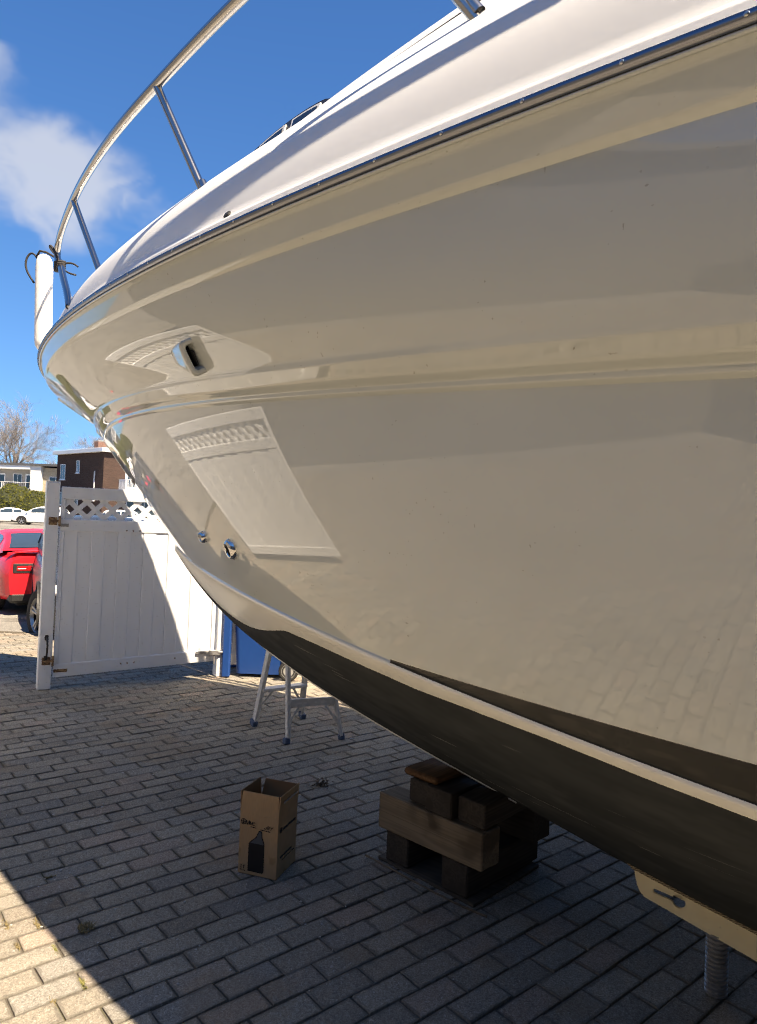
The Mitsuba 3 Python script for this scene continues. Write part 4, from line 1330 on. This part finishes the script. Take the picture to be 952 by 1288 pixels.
part(chm, 'cap', at(bx((7.65, 2.95, HB + 1.752), (8.75, 4.05, HB + 1.87)), frame(Cb, dl_, drr, Z_)), 'grey_wall')

# white and tan apartment block further back
TW = frame(np.array([-60.0, 97.8, -0.4]), np.array([0.995, -0.10, 0]), np.array([0.10, 0.995, 0]), Z_)
wb_ = thing('apartment_block', 'low white and tan apartment block with balconies behind the hedge', 'building')
part(wb_, 'wall', at(bx((0, 0.9, 0), (12.2, 12, 7.2)), TW), 'grey_wall')
part(wb_, 'wall', at(bx((12.2, -0.6, 0), (13.7, 12, 7.2)), TW), 'white_stucco', label='white rendered pier')
part(wb_, 'wall', at(bx((13.7, 0, 0), (18.2, 12, 7.0)), TW), 'tan_brick', label='tan brick end bay')
part(wb_, 'roof', at(bx((-0.3, -0.9, 7.202), (18.6, 12.2, 7.5)), TW), 'roof_dark')
part(wb_, 'fascia', at(bx((-0.2, -0.75, 6.7), (12.2, 0.9, 7.20)), TW), 'white_trim')
TWb = TW @ TRL([0, 0.9, 0])
for fl_ in (0.9, 3.9):
    for x in (0.4, 4.4, 8.4):
        balcony(wb_, TWb, x, x + 3.7, fl_, 1.5, 1.0, slab_m='white_stucco', bar_m='white_trim' if x < 8 else 'black_metal', step=0.3)
        window(wb_, TWb, x + 0.4, fl_ + 0.9, 1.3, 1.3, sill=False)
        d_ = part(wb_, 'door', at(bx((x + 2.2, -0.06, fl_ + 0.01), (x + 3.2, -0.003, fl_ + 2.2)), TWb), 'white_trim')
        part(d_, 'pane', at(bx((x + 2.35, -0.075, fl_ + 0.2), (x + 3.05, -0.062, fl_ + 2.0)), TWb), 'window_glass')
for z in (1.6, 4.5):
    window(wb_, TW, 14.6, z, 2.0, 1.3)
ck = part(wb_, 'chimney', at(bx((16.9, -0.75, 0), (17.75, -0.003, 8.0)), TW), 'red_brick')

# houses that close the yard off to the sides and behind (mirrored in the hull)
def house(label, lo, hi, wall, faces, name='brick_house'):
    k = thing(name, label, 'house')
    part(k, 'wall', bx(lo, hi), wall)
    x0, y0, z0 = lo
    x1, y1, z1 = hi
    ym, e = (y0 + y1) / 2, 0.5
    rp_ = trimesh.convex.convex_hull(np.array([(x0 - e, y0 - e, z1 + 0.002), (x1 + e, y0 - e, z1 + 0.002), (x1 + e, y1 + e, z1 + 0.002), (x0 - e, y1 + e, z1 + 0.002), (x0 + 2.5, ym, z1 + 2.0), (x1 - 2.5, ym, z1 + 2.0)]))
    part(k, 'roof', rp_, 'roof_dark')
    for (o, d, n2, wid) in faces:
        T = frame(np.array(o, float), np.array(d, float), -np.array(n2, float), Z_)
        for fl_ in (0.9, 3.7):
            for x in np.arange(1.2, wid - 1.6, 3.4):
                window(k, T, float(x), fl_, 1.3, 1.35)
    return k


house('house with grey siding along the far side of the drive, mirrored in the hull', (-21, -14, -0.05), (-10.2, 7.5, 7.6), 'siding', [])
house('house with grey siding at the head of the drive behind the camera', (-7.0, -20, -0.05), (9, -7.5, 6.4), 'siding', [((9, -7.5, 0), (-1, 0, 0), (0, 1, 0), 16)], 'siding_house')
house('house with grey siding on the starboard side of the boat', (7.2, -4.5, -0.05), (17, 9.0, 6.4), 'siding', [((7.2, -4.5, 0), (0, 1, 0), (-1, 0, 0), 13.5)], 'siding_house')

# ------------------------------------------------------------------ hedge and bare trees
mat('hedge_leaf', {'type': 'principledthin', 'base_color': proc(lambda p, n, uv: mix((0.10, 0.115, 0.022), (0.26, 0.25, 0.06), noise(p.x * 3.5, p.y * 3.5, p.z * 3.5))), 'roughness': 0.6, 'diff_trans': 0.7, 'spec_trans': 0.0}, False)
pr('hedge_core', (0.03, 0.035, 0.012), 0.9)
pr('bark', proc(lambda p, n, uv: mix((0.17, 0.15, 0.135), (0.30, 0.27, 0.24), noise(p.x * 6, p.y * 6, p.z * 2.5))), 0.9)
hk = thing('hedge', 'rounded yellow green hedge between the parked cars and the apartment block', 'hedge')


def blob(cx, cy, rx_, ry, h):
    g = trimesh.creation.icosphere(4)
    v = g.vertices * [rx_, ry, h]
    v *= (1 + 0.16 * (meshkit.fbm(g.vertices * 3.2 + cx, 4) - 0.5) * 2)[:, None]
    v[:, 2] = np.maximum(v[:, 2], -0.05)
    return mesh(v + [cx, cy, -0.25], g.faces)


blobs = [blob(-41.5, 73.0, 3.2, 2.0, 2.7), blob(-37.6, 72.0, 2.9, 2.0, 3.6), blob(-34.9, 71.5, 2.2, 1.8, 3.0), blob(-46.0, 74.0, 3.5, 2.0, 2.4)]
part(hk, 'core', M(*[at(b, np.eye(4)) for b in blobs]), 'hedge_core', True)
pts = []
for b in blobs:
    q, f = trimesh.sample.sample_surface(b, 4200, seed=5)
    pts.append(q + b.face_normals[f] * rng.uniform(-0.05, 0.14, (len(q), 1)))
pts = np.vstack(pts)
LV, LF = [], []
for i, p in enumerate(pts):
    a = rng.normal(0, 1, 3)
    a /= np.linalg.norm(a)
    b_ = np.cross(a, rng.normal(0, 1, 3))
    b_ /= np.linalg.norm(b_)
    s = rng.uniform(0.07, 0.15)
    LV += [p - a * s, p + b_ * s * 0.5, p + a * s, p - b_ * s * 0.5]
    LF += [[4 * i, 4 * i + 1, 4 * i + 2], [4 * i, 4 * i + 2, 4 * i + 3]]
part(hk, 'foliage', mesh(LV, LF), 'hedge_leaf', kind='stuff')


def bare_tree(label, P, H, spread, seed, group=None, depth=7):
    r = np.random.default_rng(seed)
    k = thing('bare_tree', label, 'tree', group)
    trunk, twigs = [], []

    def grow(p, d, L, rad, lv):
        n = 4 if lv < 3 else 3
        pts_ = [p]
        dd_ = d.copy()
        for i in range(n):
            dd_ = dd_ + r.normal(0, 0.13, 3) + np.array([0, 0, 0.05])
            dd_ /= np.linalg.norm(dd_)
            pts_.append(pts_[-1] + dd_ * L / n)
        rr = np.linspace(rad, rad * 0.62, n + 1)
        (trunk if lv < 2 else twigs).append(tube(pts_, rr, 7 if lv < 2 else 3, cap=False))
        if lv >= depth:
            return
        for c in range(int(r.integers(2, 4)) + (lv < 4)):
            i = int(r.integers(max(1, n - 2), n + 1))
            ax = np.cross(dd_, r.normal(0, 1, 3))
            ax /= np.linalg.norm(ax)
            an = r.uniform(0.30, 0.85) * spread
            nd = trimesh.transformations.rotation_matrix(an, ax)[:3, :3] @ dd_
            grow(pts_[i], nd, L * r.uniform(0.62, 0.84), max(rr[i] * r.uniform(0.55, 0.75), 0.018), lv + 1)
    grow(np.asarray(P, float), np.array([0, 0, 1.0]), H * 0.22, H * 0.022, 0)
    part(k, 'trunk', M(*trunk), 'bark', 60)
    part(k, 'crown', M(*twigs), 'bark')
    return k


bare_tree('large bare spreading tree rising behind the white and tan block', (-59.5, 116, -0.4), 33, 0.95, 3, None)
bare_tree('bare tree showing at the left edge behind the flat roof', (-68, 112, -0.4), 27, 1.0, 12, None)
bare_tree('slender bare tree between the two apartment blocks', (-52.0, 122, -0.4), 24, 0.9, 21, None)
bare_tree('bare tree behind the white roof edge of the brick block', (-51.5, 140, -0.4), 30, 0.95, 33, None)
# ---- END PART4

# ------------------------------------------------------------------ weeds, leaves and grit on the pavers
pr('dry_weed', proc(lambda p, n, uv: mix((0.15, 0.115, 0.05), (0.26, 0.21, 0.10), noise(p.x * 400, p.y * 400, 1.0))), 0.9)
pr('green_weed', proc(lambda p, n, uv: mix((0.13, 0.13, 0.035), (0.24, 0.22, 0.07), noise(p.x * 400, p.y * 400, 1.0))), 0.9)
pr('dead_leaf', proc(lambda p, n, uv: mix((0.05, 0.04, 0.03), (0.13, 0.10, 0.07), noise(p.x * 200, p.y * 200, 1.0))), 0.9)
pr('grit_stone', (0.45, 0.43, 0.40), 0.8)


def tuft(P, r, h, n, seed, along=None):
    g = np.random.default_rng(seed)
    V, F = [], []
    for i in range(n):
        a, q = g.uniform(0, 2 * np.pi), r * math.sqrt(g.uniform())
        o = np.array([q * math.cos(a), q * math.sin(a), 0.0])
        if along is not None:
            o = along * g.normal(0, r) + np.cross(along, Z_) * g.normal(0, r * 0.18)
        b = g.uniform(0, 2 * np.pi)
        d = np.array([math.cos(b), math.sin(b), 0]) * g.uniform(0.3, 1.3) * h
        t = o + d + Z_ * h * g.uniform(0.4, 1.0)
        m_ = o + d * 0.4 + Z_ * h * g.uniform(0.35, 0.6)
        w = np.cross(d, Z_)
        w = w / np.linalg.norm(w) * g.uniform(0.0012, 0.0028)
        k = len(V)
        V += [P + o - w, P + o + w, P + m_ + w, P + m_ - w, P + t]
        F += [[k, k + 1, k + 2], [k, k + 2, k + 3], [k + 3, k + 2, k + 4]]
    return mesh(V, F)


def px_ground(x, y):
    d_ = FWD + (x - 476) / 880 * RGT - (y - 634.5) / 880 * UPV
    return CAM + d_ * (0.0 - CAM[2]) / d_[2]


for i, (x, y, m_, r, al) in enumerate(((8, 1163, 'dry_weed', 0.030, PN), (47, 1163, 'dry_weed', 0.035, PN), (22, 1190, 'dry_weed', 0.022, PN), (69, 1193, 'green_weed', 0.024, PN), (104, 1238, 'green_weed', 0.030, PN), (66, 1261, 'dry_weed', 0.02, PN), (62, 1103, 'dry_weed', 0.015, PE))):
    P = px_ground(x, y) + np.array([0, 0, -0.004])
    k = thing('weed_tuft', 'small dry weed growing flat in a joint of the sunlit pavers', 'weed', 'weeds in the paver joints')
    scene[k] = mikit.ply(tuft(P, r * 0.7, 0.009, 55, 100 + i, al), m_)
P = px_ground(108, 1168)
solo('weed_tuft', 'larger flattened brown weed on the shaded pavers beside the shadow edge', 'weed', tuft(P, 0.035, 0.013, 130, 77), 'dry_weed')
# dead leaves by the carton
V, F = [], []
g_ = np.random.default_rng(4)
P = px_ground(405, 988)
for i in range(46):
    c = P + np.array([g_.normal(0, 0.035), g_.normal(0, 0.022), abs(g_.normal(0.010, 0.010)) + 0.003])
    a, b = g_.normal(0, 1, 3) * [1, 1, 0.5], g_.normal(0, 1, 3) * [1, 1, 0.5]
    a *= 0.016 / np.linalg.norm(a)
    b *= 0.010 / np.linalg.norm(b)
    k = len(V)
    V += [c - a, c + b, c + a, c - b]
    F += [[k, k + 1, k + 2], [k, k + 2, k + 3]]
solo('leaf_litter', 'small heap of brown dead leaves on the pavers behind the carton', 'leaves', mesh(V, F), 'dead_leaf')
# a stick of old trim along the foot of the timber stack
solo('wood_strip', 'thin pale splinter of wood lying along the foot of the timber stack', 'stick', tube(spline([BP + BA * 0.66 + BB * -0.03 + Z_ * 0.006, BP + BA * 0.35 + BB * -0.04 + Z_ * 0.008, BP + BA * 0.02 + BB * -0.03 + Z_ * 0.006, BP - BA * 0.05 - BB * 0.02 + Z_ * 0.006], 12), 0.0045, 6), 'plank_wood', True)
gv = []
for i in range(150):
    x, y = g_.uniform(0, 620), g_.uniform(870, 1260)
    P = px_ground(x, y)
    b = trimesh.creation.icosphere(1)
    b.apply_scale([g_.uniform(0.002, 0.0065) * (0.6 + P[1] / 7), g_.uniform(0.002, 0.005) * (0.6 + P[1] / 7), 0.0025])
    b.apply_translation(P + [0, 0, 0.001])
    gv.append(b)
k = key('grit')
scene[k] = mikit.ply(M(*gv), 'grit_stone')
labels[k] = {'kind': 'stuff', 'label': 'scattered pale grit and crumbs on the shaded pavers', 'category': 'grit'}
